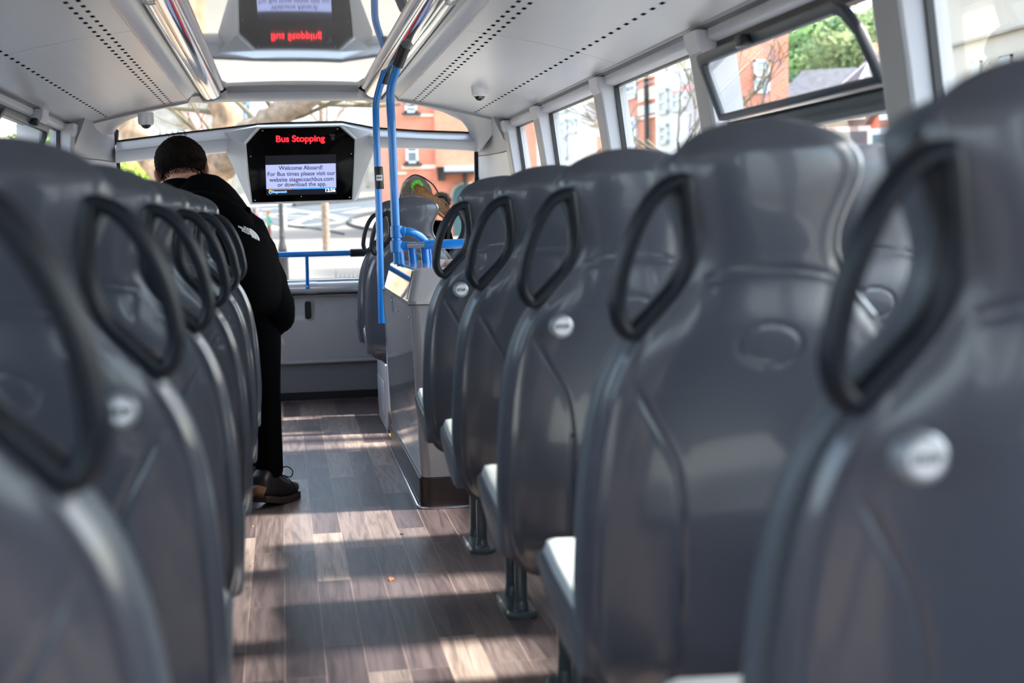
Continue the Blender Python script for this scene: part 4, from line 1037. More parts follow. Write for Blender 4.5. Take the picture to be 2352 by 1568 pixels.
        if mk:
            for k in range(4):
                y = .03+k*.026
                MB().tube([T @ Vector(p) for p in ((-.028, y, .108-k*.012), (0, y+.006, .124-k*.013), (.028, y+.012, .106-k*.012))], .0028, 6).build('lace', BLACK, b)
            for sx in (1, ):
                MB().tube([T @ Vector(p) for p in bez([(.026, .03, .118), (.055, .045, .135), (.078, .055, .120), (.070, .05, .098), (.035, .04, .108)], 5)], .0022, 6).build('lace_bow', BLACK, b)
            MB().tube([T @ Vector(p) for p in bez([(.030, .035, .112), (.055, .07, .085), (.066, .09, .055), (.072, .11, .030)], 5)], .0022, 6).build('lace_end', BLACK, b)
        return b
    boot(J['aR']+Vector((-.008, -.01, 0)), math.radians(-30), .6, True, 1); boot(J['aL'], math.radians(10), 0, False, -1)
    # shoulder logo: white quarter dome of three arcs with small lettering
    def on_jacket(px, py):
        d = ray(px, py).normalized(); bpy.context.view_layer.update()
        hit, loc, nn, _i = jk.ray_cast(CAM+o, d)
        return (loc-d*.004 if hit else P(px, py, 4.9)+o), (nn if hit else Vector((0, -1, 0)))
    c0, nn = on_jacket(580, 542)
    LG = mat('white_embroidery', (.75, .75, .78), .6)
    base = Matrix.Translation(c0) @ nn.to_track_quat('Z', 'Y').to_matrix().to_4x4() @ Matrix.Rotation(math.radians(LOGOROT), 4, 'Z')
    lg = empty('x', (0, 0, 0)); bpy.data.objects.remove(lg)
    mb = MB()
    for r0, r1 in ((.011, .019), (.0215, .0295), (.032, .041)):
        n = 12; v = []; f = []
        for k in range(n+1):
            a = math.pi/2*k/n
            v += [base @ Vector((-.012+r0*math.sin(a)*1.0-.0, -.006+r0*math.cos(a), 0)), base @ Vector((-.012+r1*math.sin(a), -.006+r1*math.cos(a), 0))]
        for k in range(n): f.append((2*k, 2*k+1, 2*k+3, 2*k+2))
        mb.add(v, f)
    g_ = mb.build('shoulder_logo', LG, root); sm = g_.modifiers.new('s', 'SOLIDIFY'); sm.thickness = .002
    for k, w_ in enumerate(('THE', 'NORTH', 'FACE')):
        text('logo_lettering', w_, .0125, Vector((0, 0, 0)), LG, g_, bold=.0003, align='RIGHT', rot=base @ Matrix.Translation((-.014, .026-.0115*k, 0)))
    tgp = P(648, 784, 5.16)+o
    MB().prism([tgp+Vector(p) for p in ((-.006, 0, .016), (.004, 0, .012), (.012, 0, -.016), (.002, 0, -.010))], (0, .003, 0)).build('paper_tag', mat('cream_paper', (.75, .66, .45), .7), root)
    return root
man()
def girl():
    root = empty('person', (.74, 7.70, 0), label='person with a ponytail in a neon green scrunchie seated in the front row', cat='person')
    o = -Vector(root.location)
    J = dict(pel=(.74, 7.70, .53), wai=(.745, 7.69, .70), che=(.755, 7.70, .90), nb=(.757, 7.71, 1.04), nk=(.757, 7.72, 1.09), sR=(.90, 7.70, .99), eR=(.945, 7.78, .76), wR=(.86, 7.93, .68),
             sL=(.61, 7.70, .99), eL=(.57, 7.78, .76), wL=(.66, 7.93, .68), hR=(.82, 7.72, .53), kR=(.83, 8.02, .54), aR=(.83, 8.03, .10), hL=(.66, 7.72, .53), kL=(.65, 8.02, .54), aL=(.65, 8.03, .10))
    J = {k: Vector(v)+o for k, v in J.items()}
    keys = list(J); idx = {q: i for i, q in enumerate(keys)}
    ed = [('pel', 'wai'), ('wai', 'che'), ('che', 'nb'), ('nb', 'nk'), ('che', 'sR'), ('sR', 'eR'), ('eR', 'wR'), ('che', 'sL'), ('sL', 'eL'), ('eL', 'wL'), ('pel', 'hR'), ('hR', 'kR'), ('kR', 'aR'), ('pel', 'hL'), ('hL', 'kL'), ('kL', 'aL')]
    body = skin('body', [J[k] for k in keys], [(idx[a], idx[b]) for a, b in ed], [.09, .08, .09, .05, .045, .045, .032, .024, .045, .032, .024, .06, .045, .032, .06, .045, .032], SKIN, root)
    HC = Vector((.757, 7.73, 1.180))+o; rot = Matrix.Rotation(math.radians(-4), 4, 'X'); R = (.076, .092, .108)
    nk = MB(); nk.tube([J['nk'], HC+Vector((0, -.01, -.05))], [.05, .046], 18)
    join_into(body, [head_geo(HC, rot, R), hand_geo(J['wR'], (-.3, .8, -.3), (0, 0, -1), s=.85), hand_geo(J['wL'], (.3, .8, -.3), (0, 0, -1), s=.85, thumb_side=-1), nk])
    ASH = mat('ash_grey_brown_hair', (.33, .28, .23), .55, noise=.5, nscale=110)
    GOLD = mat('golden_brown_hair', (.36, .17, .065), .5, noise=.45, nscale=90)
    hair_cap(HC, rot, R, ASH, root, nape=-.75, g=1.13, name='hair', rough=.002)
    # combed strands running to the scrunchie
    sc = HC+Vector((-.004, -.098, .062)); rnd = random.Random(9); mb = MB()
    for k in range(150):
        a = rnd.uniform(-.35, math.pi+.35); e = Vector((math.cos(a)*.088, rnd.uniform(-.03, .02), math.sin(a)*.125-.005))+HC
        m_ = (e+sc)/2; m_ = HC+(m_-HC).normalized()*.116
        mb.tube(bez([e, m_, sc], 3), .0016, 4)
    mb.build('combed_hair', ASH, root)
    mb = MB()
    for k in range(22):
        a = 2*math.pi*k/22; mb.ball(sc+Vector((.021*math.cos(a), -.006+rnd.uniform(-.004, .004), .021*math.sin(a))), rnd.uniform(.011, .015), 8, 6)
    mb.build('scrunchie', mat('neon_green_fabric', (.22, .90, .08), .7), root, smooth=True)
    mb = MB()
    for k in range(130):
        dx, dz = rnd.gauss(0, .012), rnd.gauss(0, .010); f = rnd.uniform(.7, 1.15)
        pts = [sc+Vector((dx*.4, -.01, dz*.4)), sc+Vector((.01+dx, -.04, -.025+dz)), sc+Vector((.055+dx*1.6, -.055, -.075+dz)), sc+Vector((.115+dx*1.5, -.055, -.115+dz*1.5)), sc+Vector((.155*f+dx, -.055, -.165*f+dz))]
        mb.tube(bez(pts, 3), [.0032]*11+[.0022, .0012], 5)
    mb.build('ponytail', GOLD, root)
    # coat
    keys = ['pel', 'wai', 'che', 'nb', 'sR', 'eR', 'wR', 'sL', 'eL', 'wL']; E = [(0, 1), (1, 2), (2, 3), (2, 4), (4, 5), (5, 6), (2, 7), (7, 8), (8, 9)]
    skin('black_coat', [J[k] for k in keys], E, [.15, .13, .135, .075, .075, .055, .042, .075, .055, .042], JACK, root, root=2)
    for nm in 'RL': skin('trouser_leg', [J['h'+nm], J['k'+nm], J['a'+nm]], [(0, 1), (1, 2)], [.085, .066, .05], TROU, root)
    for nm in 'RL':
        a = J['a'+nm]; MB().ball(a+Vector((0, .0, -.055)), (.042, .075, .045), 14, 8).build('shoe', BOOT, root, smooth=True)
    # fluffy ear muff disc on the right side
    c = P(1014, 463, 7.66)+o
    mf = MB().lathe([(.032, .0), (.034, -.018), (.026, -.024), (.001, -.024)], c, 28, 'y').build('ear_muff', BLACK, root, smooth=True, ang=30)
    MB().lathe([(.020, -.0245), (.020, -.027), (.017, -.027), (.017, -.0245)], c, 24, 'y').build('muff_ring', mat('grey_ring', (.25, .28, .32), .3), mf)
    mb = MB()
    for k in range(420):
        a = rnd.uniform(0, 6.283); r0 = .030; r1 = rnd.uniform(.046, .058); y = rnd.uniform(-.004, .028)
        d = Vector((math.cos(a), 0, math.sin(a))); mb.tube([c+d*r0+Vector((0, y, 0)), c+d*r1+Vector((rnd.uniform(-.006, .006), y-.004, rnd.uniform(-.006, .006)))], [.0022, .0008], 4)
    mb.build('muff_fur', mat('grey_fluffy_fur', (.26, .25, .20), .9), mf)
    L = bez([c+Vector((-.004, .02, .03)), c+Vector((-.05, .03, .105)), HC+Vector((0, .01, .128)), HC+Vector((-.07, .01, .08)), HC+Vector((-.092, .01, .0))], 6)
    MB().tube(L, (.004) if True else .004, 8).build('muff_band', BLACK, root, smooth=True)
    return root
girl()
# ================================================================== OUTSIDE
DROP = [(-80, 3.4), (20, 3.4), (30, 2.95), (48, 1.89), (66, 1.33), (77, .94), (90, .1), (110, -1.6), (130, -3.0), (180, -6.5)]
def GZ(y): return CAMZ-interp(DROP, y)
def PG(px, py):
    y = 25.0
    while y < 180:
        p = P(px, py, y)
        if p.z <= GZ(y): return Vector((p.x, y, GZ(y)))
        y += .05
    return P(px, py, 180)
rings = []
for y in [-60, -20, 0, 10, 20, 24, 27, 30, 34, 38, 42, 46, 48, 52, 56, 60, 66, 70, 74, 77, 80, 84, 87, 90, 95, 100, 105, 110, 120, 130, 145, 160, 180]:
    rings.append([Vector((x, y, GZ(y))) for x in (-90, -20, 0, 20, 90)])
g = MB().loft(rings, closed=False, caps=False).build('ground', PAVE); struct(g)
def strip(name, rows, m, dz=.03, **k):
    rg = [[PG(a, b)+Vector((0, 0, dz)), PG(c, d)+Vector((0, 0, dz))] for a, b, c, d in rows]
    o = MB().loft(rg, closed=False, caps=False).build(name, m); return o
rd = strip('road', [(855, 456, 930, 452), (780, 462, 930, 458), (700, 469, 930, 464), (600, 474, 930, 470), (540, 480, 930, 480), (540, 488, 900, 488), (560, 495, 848, 495), (575, 503, 812, 503), (600, 511, 803, 511), (640, 519, 790, 517), (690, 525, 770, 523)], ASPH, .04)
struct(rd)
def line(pts, w, m=ROADW, name='road_marking', dz=.08):
    W_ = [PG(*p) for p in pts]; rg = []
    # resample
    out = []
    for a, b in zip(W_, W_[1:]):
        n = max(2, int((b-a).length/2))
        for k in range(n): out.append(a+(b-a)*k/n)
    out.append(W_[-1])
    for i, p in enumerate(out):
        t = (out[min(i+1, len(out)-1)]-out[max(i-1, 0)]); n = Vector((-t.y, t.x, 0)).normalized()*w/2
        a, b = p+n, p-n
        rg.append([Vector((a.x, a.y, GZ(a.y)+dz)), Vector((b.x, b.y, GZ(b.y)+dz))])
    return MB().loft(rg, closed=False, caps=False).build(name, m)
for pts, w in (([(597, 484), (640, 481), (685, 487), (740, 494), (800, 507)], .9), ([(660, 520), (720, 498), (742, 493)], .8), ([(590, 504), (655, 492), (690, 488)], .7), ([(590, 492), (740, 503), (770, 505)], .5),
               ([(655, 516), (700, 521), (790, 512)], .8), ([(600, 500), (720, 507)], .5), ([(700, 491), (740, 489), (828, 479)], .5), ([(798, 492), (835, 486), (860, 481)], 1.3), ([(756, 500), (800, 509)], 1.2)):
    struct(line(pts, w))
def kerb(pts, r, lab):
    W_ = [PG(*p) for p in pts]; L = bez(W_, 6); L = [Vector((p.x, p.y, GZ(p.y)+.08)) for p in L]
    o = MB().tube(L, r, 8).build('kerb', KERB); tag(o, lab, 'kerb'); return o
kerb([(872, 490), (840, 496), (812, 503), (801, 511), (806, 519), (830, 526), (862, 531)], .11, 'dark curved kerb round the pavement corner beyond the front windscreen')
kerb([(675, 475), (720, 471), (760, 468), (800, 465), (862, 458)], .22, 'long dark kerb on the far side of the road')
kerb([(655, 518), (690, 524), (740, 530), (790, 540)], .05, 'thin near kerb line between road and sandy pavement')
# ---------------------------------------------------------------- buildings
def plane_uv(px, py, P0, P1):
    r = ray(px, py); d = Vector((P1[0]-P0[0], P1[1]-P0[1])).normalized(); n = Vector((-d.y, d.x))
    t = (Vector(P0).dot(n))/(r.x*n.x+r.y*n.y); q = CAM+r*t
    return (Vector((q.x, q.y))-Vector(P0)).dot(d), q.z
def facade(name, label, cat, P0, P1, z0, z1, m, thick=7):
    d = Vector((P1[0]-P0[0], P1[1]-P0[1])); L = d.length; ang = math.atan2(d.y, d.x)
    root = empty(name, (P0[0], P0[1], z0), ang, label=label, cat=cat)
    n = Vector((-d.y, d.x)).normalized()   # local +y
    inw = 1 if n.dot(Vector(P0)) > 0 else -1
    H = z1-z0
    MB().box(0, L, min(0, inw*thick), max(0, inw*thick), 0, H).build('wall', m, root)
    root['_'] = 0; del root['_']
    return root, L, inw, z0
def fwin(fc, P0, P1, px0, py0, px1, py1, pane=PANE, frame=WHITEP, bars=(1, 1), sill=None, fr=.09, proud=.10):
    root, L, inw, z0 = fc
    u0, za = plane_uv(px0, py0, P0, P1); u1, zb = plane_uv(px1, py1, P0, P1); zc = plane_uv(px0, py1, P0, P1)[1]; zd = plane_uv(px1, py0, P0, P1)[1]
    top = (za+zd)/2-z0; bot = (zb+zc)/2-z0
    if u0 > u1: u0, u1 = u1, u0
    f = -inw
    mb = MB()
    def bx(a, b, c, d, y0, y1): mb.box(a, b, min(f*y0, f*y1), max(f*y0, f*y1), c, d)
    bx(u0, u0+fr, bot, top, -.02, proud); bx(u1-fr, u1, bot, top, -.02, proud); bx(u0, u1, top-fr, top, -.02, proud); bx(u0, u1, bot, bot+fr, -.02, proud)
    nx, nz = bars
    for k in range(1, nx+1): 
        if nx: x = u0+(u1-u0)*k/(nx+1); bx(x-fr*.3, x+fr*.3, bot, top, -.02, proud*.8)
    for k in range(1, nz+1): z = bot+(top-bot)*k/(nz+1); bx(u0, u1, z-fr*.35, z+fr*.35, -.02, proud*.8)
    w = mb.build('window', frame, root)
    MB().box(u0+fr*.5, u1-fr*.5, min(f*.01, f*.04), max(f*.01, f*.04), bot+fr*.5, top-fr*.5).build('pane', pane, w)
    if sill: MB().box(u0-.18, u1+.18, min(0, f*.25), max(0, f*.25), bot-.16, bot-.01).build('sill', sill, w)
    return w
def fband(fc, P0, P1, pxa, pya, pyb, m, u0=None, u1=None, proud=.08, name='stone_band'):
    root, L, inw, z0 = fc; za = plane_uv(pxa, pya, P0, P1)[1]-z0; zb = plane_uv(pxa, pyb, P0, P1)[1]-z0
    u0 = 0 if u0 is None else plane_uv(u0, pya, P0, P1)[0]; u1 = L if u1 is None else plane_uv(u1, pya, P0, P1)[0]
    if u0 > u1: u0, u1 = u1, u0
    f = -inw
    return MB().box(max(0, u0), min(L, u1), min(0, f*proud), max(0, f*proud), min(za, zb), max(za, zb)).build(name, m, root)
BANDM = mat('pale_stone_band', (.78, .66, .52), .9)
X = lambda px, Y: P(px, 500, Y).x
# orange brick building ahead on the right
Y1 = 78
P0, P1 = (X(895, Y1), Y1), (X(1272, Y1), Y1)
f1 = facade('brick_building', 'orange brick building with white sash windows and black sills, ahead through the windscreen', 'building', P0, P1, -4, 17, BRICK)
for w in ((931, 322, 961, 375, PANE, (0, 1), BLKP), (929, 234, 958, 259, PANE, (0, 1), BLKP), (1037, 330, 1086, 375, PANEB, (0, 1), BLKP), (1110, 330, 1150, 375, PANE, (0, 1), BLKP)):
    fwin(f1, P0, P1, w[0], w[1], w[2], w[3], w[4], WHITEP, w[5], w[6], fr=.13)
fband(f1, P0, P1, 950, 379, 388, BANDM, 922, 1000); fband(f1, P0, P1, 950, 262, 268, BANDM, 922, 1000); fband(f1, P0, P1, 950, 395, 400, BANDM, 905, 933); fband(f1, P0, P1, 1050, 252, 258, BANDM, 1012, 1062)
fband(f1, P0, P1, 1050, 410, 414, BANDM, 1000, 1020); fband(f1, P0, P1, 950, 232, 240, BRICKD, 900, 1000, .05)
MB().box(plane_uv(1000, 400, P0, P1)[0], f1[1], -.35, 0, 0, 21).build('projecting_bay', BRICK, f1[0])
u0, z = plane_uv(1015, 383, P0, P1); u1, zb = plane_uv(1096, 395, P0, P1)
MB().box(u0, u1, -1.3, 0, zb+4, z+4).build('porch_roof', mat('lead_grey_porch', (.42, .43, .47), .6), f1[0])
MB().box(u0, u1, -1.35, 0, zb+3.9, zb+4.02).build('porch_fascia', BLKP, f1[0])
u0, z = plane_uv(1000, 385, P0, P1); u1, zb = plane_uv(1019, 415, P0, P1)
MB().prism([(u0, -1.0, z+4), (u1, -1.0, z+4), (u1, -.8, zb+4), (u0+.1, -.5, zb+4)], (0, .6, 0)).build('scroll_bracket', BLKP, f1[0])
u0, z = plane_uv(1060, 396, P0, P1); u1, zb = plane_uv(1069, 424, P0, P1)
MB().prism([(u0, -1.0, z+4), (u1, -1.0, z+4), ((u0+u1)/2+.06, -1.0, zb+4), ((u0+u1)/2-.06, -1.0, zb+4)], (0, .6, 0)).build('iron_bracket', BLKP, f1[0])
u0, z = plane_uv(1038, 470, P0, P1); u1, zt = plane_uv(1092, 424, P0, P1)
c_ = (u0+u1)/2; r_ = (u1-u0)/2; mb = MB(); mb.prism([(u0, -.5, 0), (u0, -.5, zt+4-r_)]+[(c_-r_*math.cos(math.pi*k/10), -.5, zt+4-r_+r_*math.sin(math.pi*k/10)) for k in range(11)]+[(u1, -.5, 0)], (0, .3, 0))
mb.build('arched_door', mat('dark_teal_door', (.03, .09, .10), .5), f1[0])
MB().tube([(c_-(r_+.1)*math.cos(math.pi*k/10), -.55, zt+4-r_+(r_+.1)*math.sin(math.pi*k/10)) for k in range(11)], .10, 8).build('door_arch', STONE, f1[0])
# white bay building seen in the third side window
Y2 = 62; P0, P1 = (X(1279, Y2), Y2), (X(1412, Y2-3), Y2-3)
f2 = facade('bay_fronted_building', 'white painted bay-fronted building with brick flank, seen through the second side window', 'building', P0, P1, -4, 12, BRICK)
u1 = plane_uv(1372, 300, P0, P1)[0]
MB().box(0, u1, -1.2, 0, 0, 16).build('white_bay', WHITEP, f2[0])
def fw2(*a, **k):
    w = fwin(*a, **k); w.location.y = -1.2; return w
for w in ((1303, 278, 1347, 318), (1354, 276, 1368, 310), (1303, 322, 1347, 368), (1354, 318, 1368, 360), (1303, 225, 1347, 262)):
    fw2(f2, P0, P1, *w, pane=PANEW, bars=(0, 1), fr=.12)
for a, b in ((262, 270), (272, 276), (295, 312), (352, 362)): fband(f2, P0, P1, 1390, a, b, BANDM if a != 262 else BRICKD, 1373, 1412)
# long brick building parallel to the street with white bays
P0, P1 = (X(1432, 52), 52), (X(1644, 43.5), 43.5)
f3 = facade('brick_terrace', 'orange brick terrace with cream bands and white bay windows along the street side', 'building', P0, P1, -4, 12, BRICK, 1.0)
for w, pn in (((1438, 270, 1466, 340), PANEB), ((1438, 180, 1466, 228), PANE)): fwin(f3, P0, P1, *w, pane=pn, bars=(0, 2), fr=.16)
fband(f3, P0, P1, 1510, 196, 226, BANDM, 1469, 1560); fband(f3, P0, P1, 1510, 236, 258, WHITEP, 1469, 1645); fband(f3, P0, P1, 1510, 262, 268, BANDM, 1469, 1600)
fband(f3, P0, P1, 1510, 160, 170, BANDM, 1469, 1645)
u0 = plane_uv(1566, 200, P0, P1)[0]; u1 = plane_uv(1638, 200, P0, P1)[0]
MB().box(min(u0, u1), max(u0, u1), -1.0 if f3[2] > 0 else 0, 0 if f3[2] > 0 else 1.0, 0, 15).build('white_bay', WHITEP, f3[0])
for w in ((1574, 118, 1598, 165), (1606, 112, 1640, 150), (1578, 205, 1600, 262), (1610, 200, 1640, 255), (1580, 285, 1600, 330)):
    q = fwin(f3, P0, P1, *w, pane=PANEW, bars=(0, 1), fr=.12); q.location.y = -1.0 if f3[2] > 0 else 1.0
PX = plane_uv(1492, 160, P0, P1)
u0, z = plane_uv(1492, 160, P0, P1)
MB().cyl((u0, -.15 if f3[2] > 0 else .15, 0), (u0, -.15 if f3[2] > 0 else .15, 16), .09, n=8).build('drainpipe', BLKP, f3[0])
P0, P1 = (X(1645, 42.6), 42.6), (X(1813, 42.6), 42.6)
f3b = facade('brick_gable_house', 'narrow orange brick gable end with a white sash window, seen through the tilted vent', 'building', P0, P1, -4, 12, BRICK, .8)
for w in ((1730, 138, 1766, 176), (1730, 180, 1766, 214)): fwin(f3b, P0, P1, *w, pane=PANEW, bars=(0, 1), fr=.07)
# cream building, right edge
P0, P1 = (12.2, 25.2), (12.2, 15)
f4 = facade('cream_building', 'tall cream rendered building with a moulded cornice, seen at the right edge', 'building', P0, P1, -4, 5.6, CREAM)
s4 = -1 if f4[2] > 0 else 1
MB().box(0, f4[1], min(0, s4*.35), max(0, s4*.35), 9.3, 9.6).build('cornice', STONE, f4[0])
fband(f4, P0, P1, 2260, 84, 90, STONE, proud=.1)
for w in ((2234, 141, 2256, 190), (2298, 128, 2326, 180)): fwin(f4, P0, P1, *w, pane=PANEW, frame=STONE, bars=(0, 0), fr=.05, proud=.03)
# far terrace houses on the right, below a wooded hillside
def house(cx, cy, w, d, z0, zw, zr, wallm, label, rot=0, wins=2, chim=True, hip=False):
    root = empty('house', (cx, cy, z0), rot, label=label, cat='house')
    h = zw-z0; r = zr-z0
    MB().box(-w/2, w/2, -d/2, d/2, 0, h).build('wall', wallm, root)
    e = .4; i = w*.28 if hip else 0
    vs = [(-w/2-e, -d/2-e, h-.1), (w/2+e, -d/2-e, h-.1), (w/2+e, d/2+e, h-.1), (-w/2-e, d/2+e, h-.1), (-w/2-e+i, 0, r), (w/2+e-i, 0, r)]
    MB().add(vs, [(0, 1, 5, 4), (2, 3, 4, 5), (1, 2, 5), (3, 0, 4), (3, 2, 1, 0)]).build('roof', SLATE, root)
    for k in range(wins):
        x = -w/2+w*(k+.5)/wins
        for zz in (h-2.2, h-5.2):
            f = MB().box(x-.9, x+.9, -d/2-.5, -d/2+.1, zz-.4, zz+1.6).build('window', WHITEP, root)
            for s in (-.45, .45): MB().box(x+s-.32, x+s+.32, -d/2-.53, -d/2-.48, zz-.2, zz+1.4).build('pane', PANE, f)
    if chim:
        cx_ = w*.28
        c = MB().box(cx_-1.0, cx_+1.0, -.5, .5, r-1.5, r+2.0).build('chimney', BRICKD, root)
        MB().box(cx_-1.1, cx_+1.1, -.6, .6, r+1.8, r+2.05).build('chimney_cap', STONE, c)
        for k in range(5): MB().lathe([(.13, 0), (.11, .6), (.15, .62), (.15, .7)], (cx_-.8+.4*k, 0, r+2.05), 10).build('chimney_pot', POT, c, smooth=True)
    return root
RT = math.radians
def gp(px, py, Y): return P(px, py, Y)
a = gp(1905, 225, 90); house(a.x, 90, 6.5, 5, 0, a.z-.5, gp(1900, 158, 90).z, STONE, 'pale stone house with broad slate roof seen through the tilted vent', RT(-30), hip=True, chim=False)
a = gp(1835, 240, 99); house(a.x, 99, 4.5, 4, 0, a.z, gp(1850, 190, 99).z, CREAM, 'smaller pale house behind, left of the broad slate roof', RT(-30), chim=False)
a = gp(2110, 225, 72); house(a.x, 72, 3.4, 4, 0, a.z-.6, gp(2110, 178, 72).z, STONE, 'slate-roofed house at the right end of the terrace by the window pillar', RT(-25), chim=False)
# turret with white-edged pyramid roof
a = gp(2002, 188, 58); tp = gp(2002, 137, 58)
tr = empty('turret', (a.x, 58, 0), label='turret with steep slate pyramid roof edged in white, below the hillside', cat='turret')
MB().box(-.85, .85, -.85, .85, 0, a.z).build('turret_wall', STONE, tr)
MB().add([(-.95, -.95, a.z), (.95, -.95, a.z), (.95, .95, a.z), (-.95, .95, a.z), (0, 0, tp.z)], [(0, 1, 4), (1, 2, 4), (2, 3, 4), (3, 0, 4), (3, 2, 1, 0)]).build('pyramid_roof', SLATE, tr)
for sx, sy in ((-.95, -.95), (.95, -.95), (.95, .95), (-.95, .95)): MB().cyl((sx, sy, a.z), (0, 0, tp.z+.05), .08, .08, 6).build('roof_edge', WHITEP, tr)
# big chimney stack
a0, a1 = gp(2000, 180, 62), gp(2075, 130, 62)
ch = empty('chimney_stack', ((a0.x+a1.x)/2, 62, 0), label='wide red brick chimney stack with a row of terracotta pots', cat='chimney')
w = (a1.x-a0.x)/2
MB().box(-w, w, -.5, .5, 0, a1.z).build('stack', BRICKD, ch); MB().box(-w-.1, w+.1, -.6, .6, a1.z-.02, a1.z+.18).build('stack_cap', STONE, ch)
for k in range(8):
    x = -w+.14+k*(2*w-.28)/7; tall = .75 if 2 < k < 6 else .45
    MB().lathe([(.11, 0), (.09, tall*.85), (.12, tall*.9), (.12, tall)], (x, 0, a1.z+.18), 10).build('chimney_pot', POT, ch, smooth=True)
# nearer houses in the lower part of the same window
def hb(px0, px1, Y, zt, label, m):
    x0, x1 = X(px0, Y), X(px1, Y); r = empty('house', ((x0+x1)/2, Y, -2.4), RT(-22), label=label, cat='house'); w = (x1-x0)/2
    z1 = gp((px0+px1)/2, zt, Y).z+2.4
    MB().box(-w, w, 0, 6, 0, z1).build('wall', m, r)
    MB().add([(-w-.2, -.3, z1), (w+.2, -.3, z1), (w+.2, 6, z1), (-w-.2, 6, z1), (-w-.2, 3, z1+1.0), (w+.2, 3, z1+1.0)], [(0, 1, 5, 4), (2, 3, 4, 5), (1, 2, 5), (3, 0, 4), (3, 2, 1, 0)]).build('roof', SLATE, r)
    for k in range(3):
        x = -w+2*w*(k+.5)/3
        f = MB().box(x-.55, x+.55, -.35, .05, z1-2.3, z1-.5).build('window', WHITEP, r); MB().box(x-.4, x+.4, -.38, -.33, z1-2.1, z1-.7).build('pane', PANE, f)
    MB().box(-w, w, -.5, -.3, z1-.25, z1-.05).build('gutter', WHITEP, r)
    MB().box(-w, w, -.08, 0, z1-3.0, z1-2.6).build('stone_band', WHITEP, r)
    return r
hb(1870, 2005, 50, 262, 'pale stone house front with white bays, low behind the second seat', STONE)
hb(2022, 2105, 41, 258, 'orange brick house front framed in white, left of the near window pillar', BRICK)
# hillside with trees
mb = MB(); rg = []
for k in range(9):
    y = 112+k*7; rg.append([Vector((x, y, 3+k*3.0+2.0*math.sin(x*.21+k)+1.2*math.sin(x*.55))) for x in [24+i*4 for i in range(22)]])
struct(mb.loft(rg, closed=False, caps=False).build('ground', mat('hillside_green', (.17, .24, .08), .95, noise=.4, nscale=.4)))
rnd = random.Random(11)
def crown_geo(mb, c, r, n, size, flat=.8):
    for k in range(n):
        d = Vector((rnd.gauss(0, 1), rnd.gauss(0, 1), rnd.gauss(0, 1))).normalized(); q = c+Vector((d.x*r, d.y*r, d.z*r*flat))*rnd.uniform(.55, 1.05)
        u = Vector((rnd.gauss(0, 1), rnd.gauss(0, 1), rnd.gauss(0, 1))).normalized(); v = u.cross(d).normalized(); s = size*rnd.uniform(.6, 1.3)
        mb.add([q-u*s, q+v*s*.6, q+u*s, q-v*s*.6], [(0, 1, 2, 3)])
def leafy_tree(name, x, y, z0, h, r, m, label, n=900, size=.35, group=None):
    root = empty(name, (x, y, z0), label=label, cat='tree' if 'tree' in name else 'shrub', group=group)
    mb = MB()
    for k in range(5): crown_geo(mb, Vector((rnd.uniform(-.4, .4)*r, rnd.uniform(-.4, .4)*r, h-r*.8+rnd.uniform(-.3, .3)*r)), r*rnd.uniform(.6, .85), n//5, size)
    mb.ball((0, 0, h-r*.8), r*.72, 12, 8); mb.build('foliage', m, root)
    mb = MB(); mb.tube([(0, 0, -1), (.1, 0, (h-r)*.5), (0, .1, h-r*.6)], [r*.12, r*.09, r*.05], 8); mb.build('trunk', BARK, root, smooth=True)
    return root
kinds = [mat('fresh_green_foliage', (0, 0, 0)), mat('dark_ivy_foliage', (.07, .14, .04), .9, noise=.5, nscale=4), mat('olive_foliage', (.22, .26, .10), .9, noise=.4, nscale=4)]
k = 0
for px, Y, r, zt in ((1850, 112, 5, 118), (1905, 118, 6, 70), (1950, 108, 5, 60), (1995, 112, 6, 48), (2040, 105, 5.5, 40), (2085, 100, 5, 35), (1880, 140, 7, 40), (1960, 138, 8, 15), (2060, 130, 8, -20), (2130, 96, 5, 60), (2180, 92, 5, 40), (1815, 130, 6, 120)):
    c = gp(px, zt, Y); leafy_tree('hillside_tree', c.x, Y, c.z-9, 9, r, kinds[k % 3], 'green leafy tree on the wooded hillside above the roofs', 2400, .30, 'hillside trees'); k += 1
# bare trees
def branches(mb, p, d, L, r, depth, spread, rn, minr=.012):
    n = 4; pts = [p]; q = p.copy(); dd = d.copy()
    for i in range(n):
        dd = (dd+Vector((rn.uniform(-1, 1), rn.uniform(-1, 1), rn.uniform(-.3, .8)))*.16).normalized(); q = q+dd*L/n; pts.append(q)
    mb.tube(pts, [max(minr, r*(1-.45*i/n)) for i in range(n+1)], 6 if depth < 3 else 8)
    if depth == 0: return
    for k in range(3 if depth > 1 else 4):
        a = rn.choice(pts[2:]); nd = (dd+Vector((rn.uniform(-1, 1), rn.uniform(-1, 1), rn.uniform(-.4, .7)))*spread).normalized()
        branches(mb, a, nd, L*rn.uniform(.55, .8), r*.5, depth-1, spread, rn, minr)
def bare_tree(x, y, z0, trunk, h, r, label, seed, depth=4, m=TWIG, lean_=(0, 0)):
    root = empty('bare_tree', (x, y, z0), label=label, cat='tree'); rn = random.Random(seed)
    tr = bez([(0, 0, -.3), (lean_[0]*.5, lean_[1]*.5, trunk*.5), (lean_[0], lean_[1], trunk)], 6)
    MB().tube(tr, [r*(1.25-.45*i/(len(tr)-1)) for i in range(len(tr))], 14).build('trunk', m, root, smooth=True)
    mb = MB(); top = tr[-1]
    for k in range(5):
        a = 2*math.pi*k/5+rn.uniform(-.4, .4); branches(mb, top-Vector((0, 0, rn.uniform(0, trunk*.25))), Vector((math.cos(a)*.8, math.sin(a)*.8, .9)).normalized(), h*.34, r*.5, depth-1, .8, rn)
    mb.build('branches', TWIG if m is TWIG else BARK, root, smooth=True)
    return root
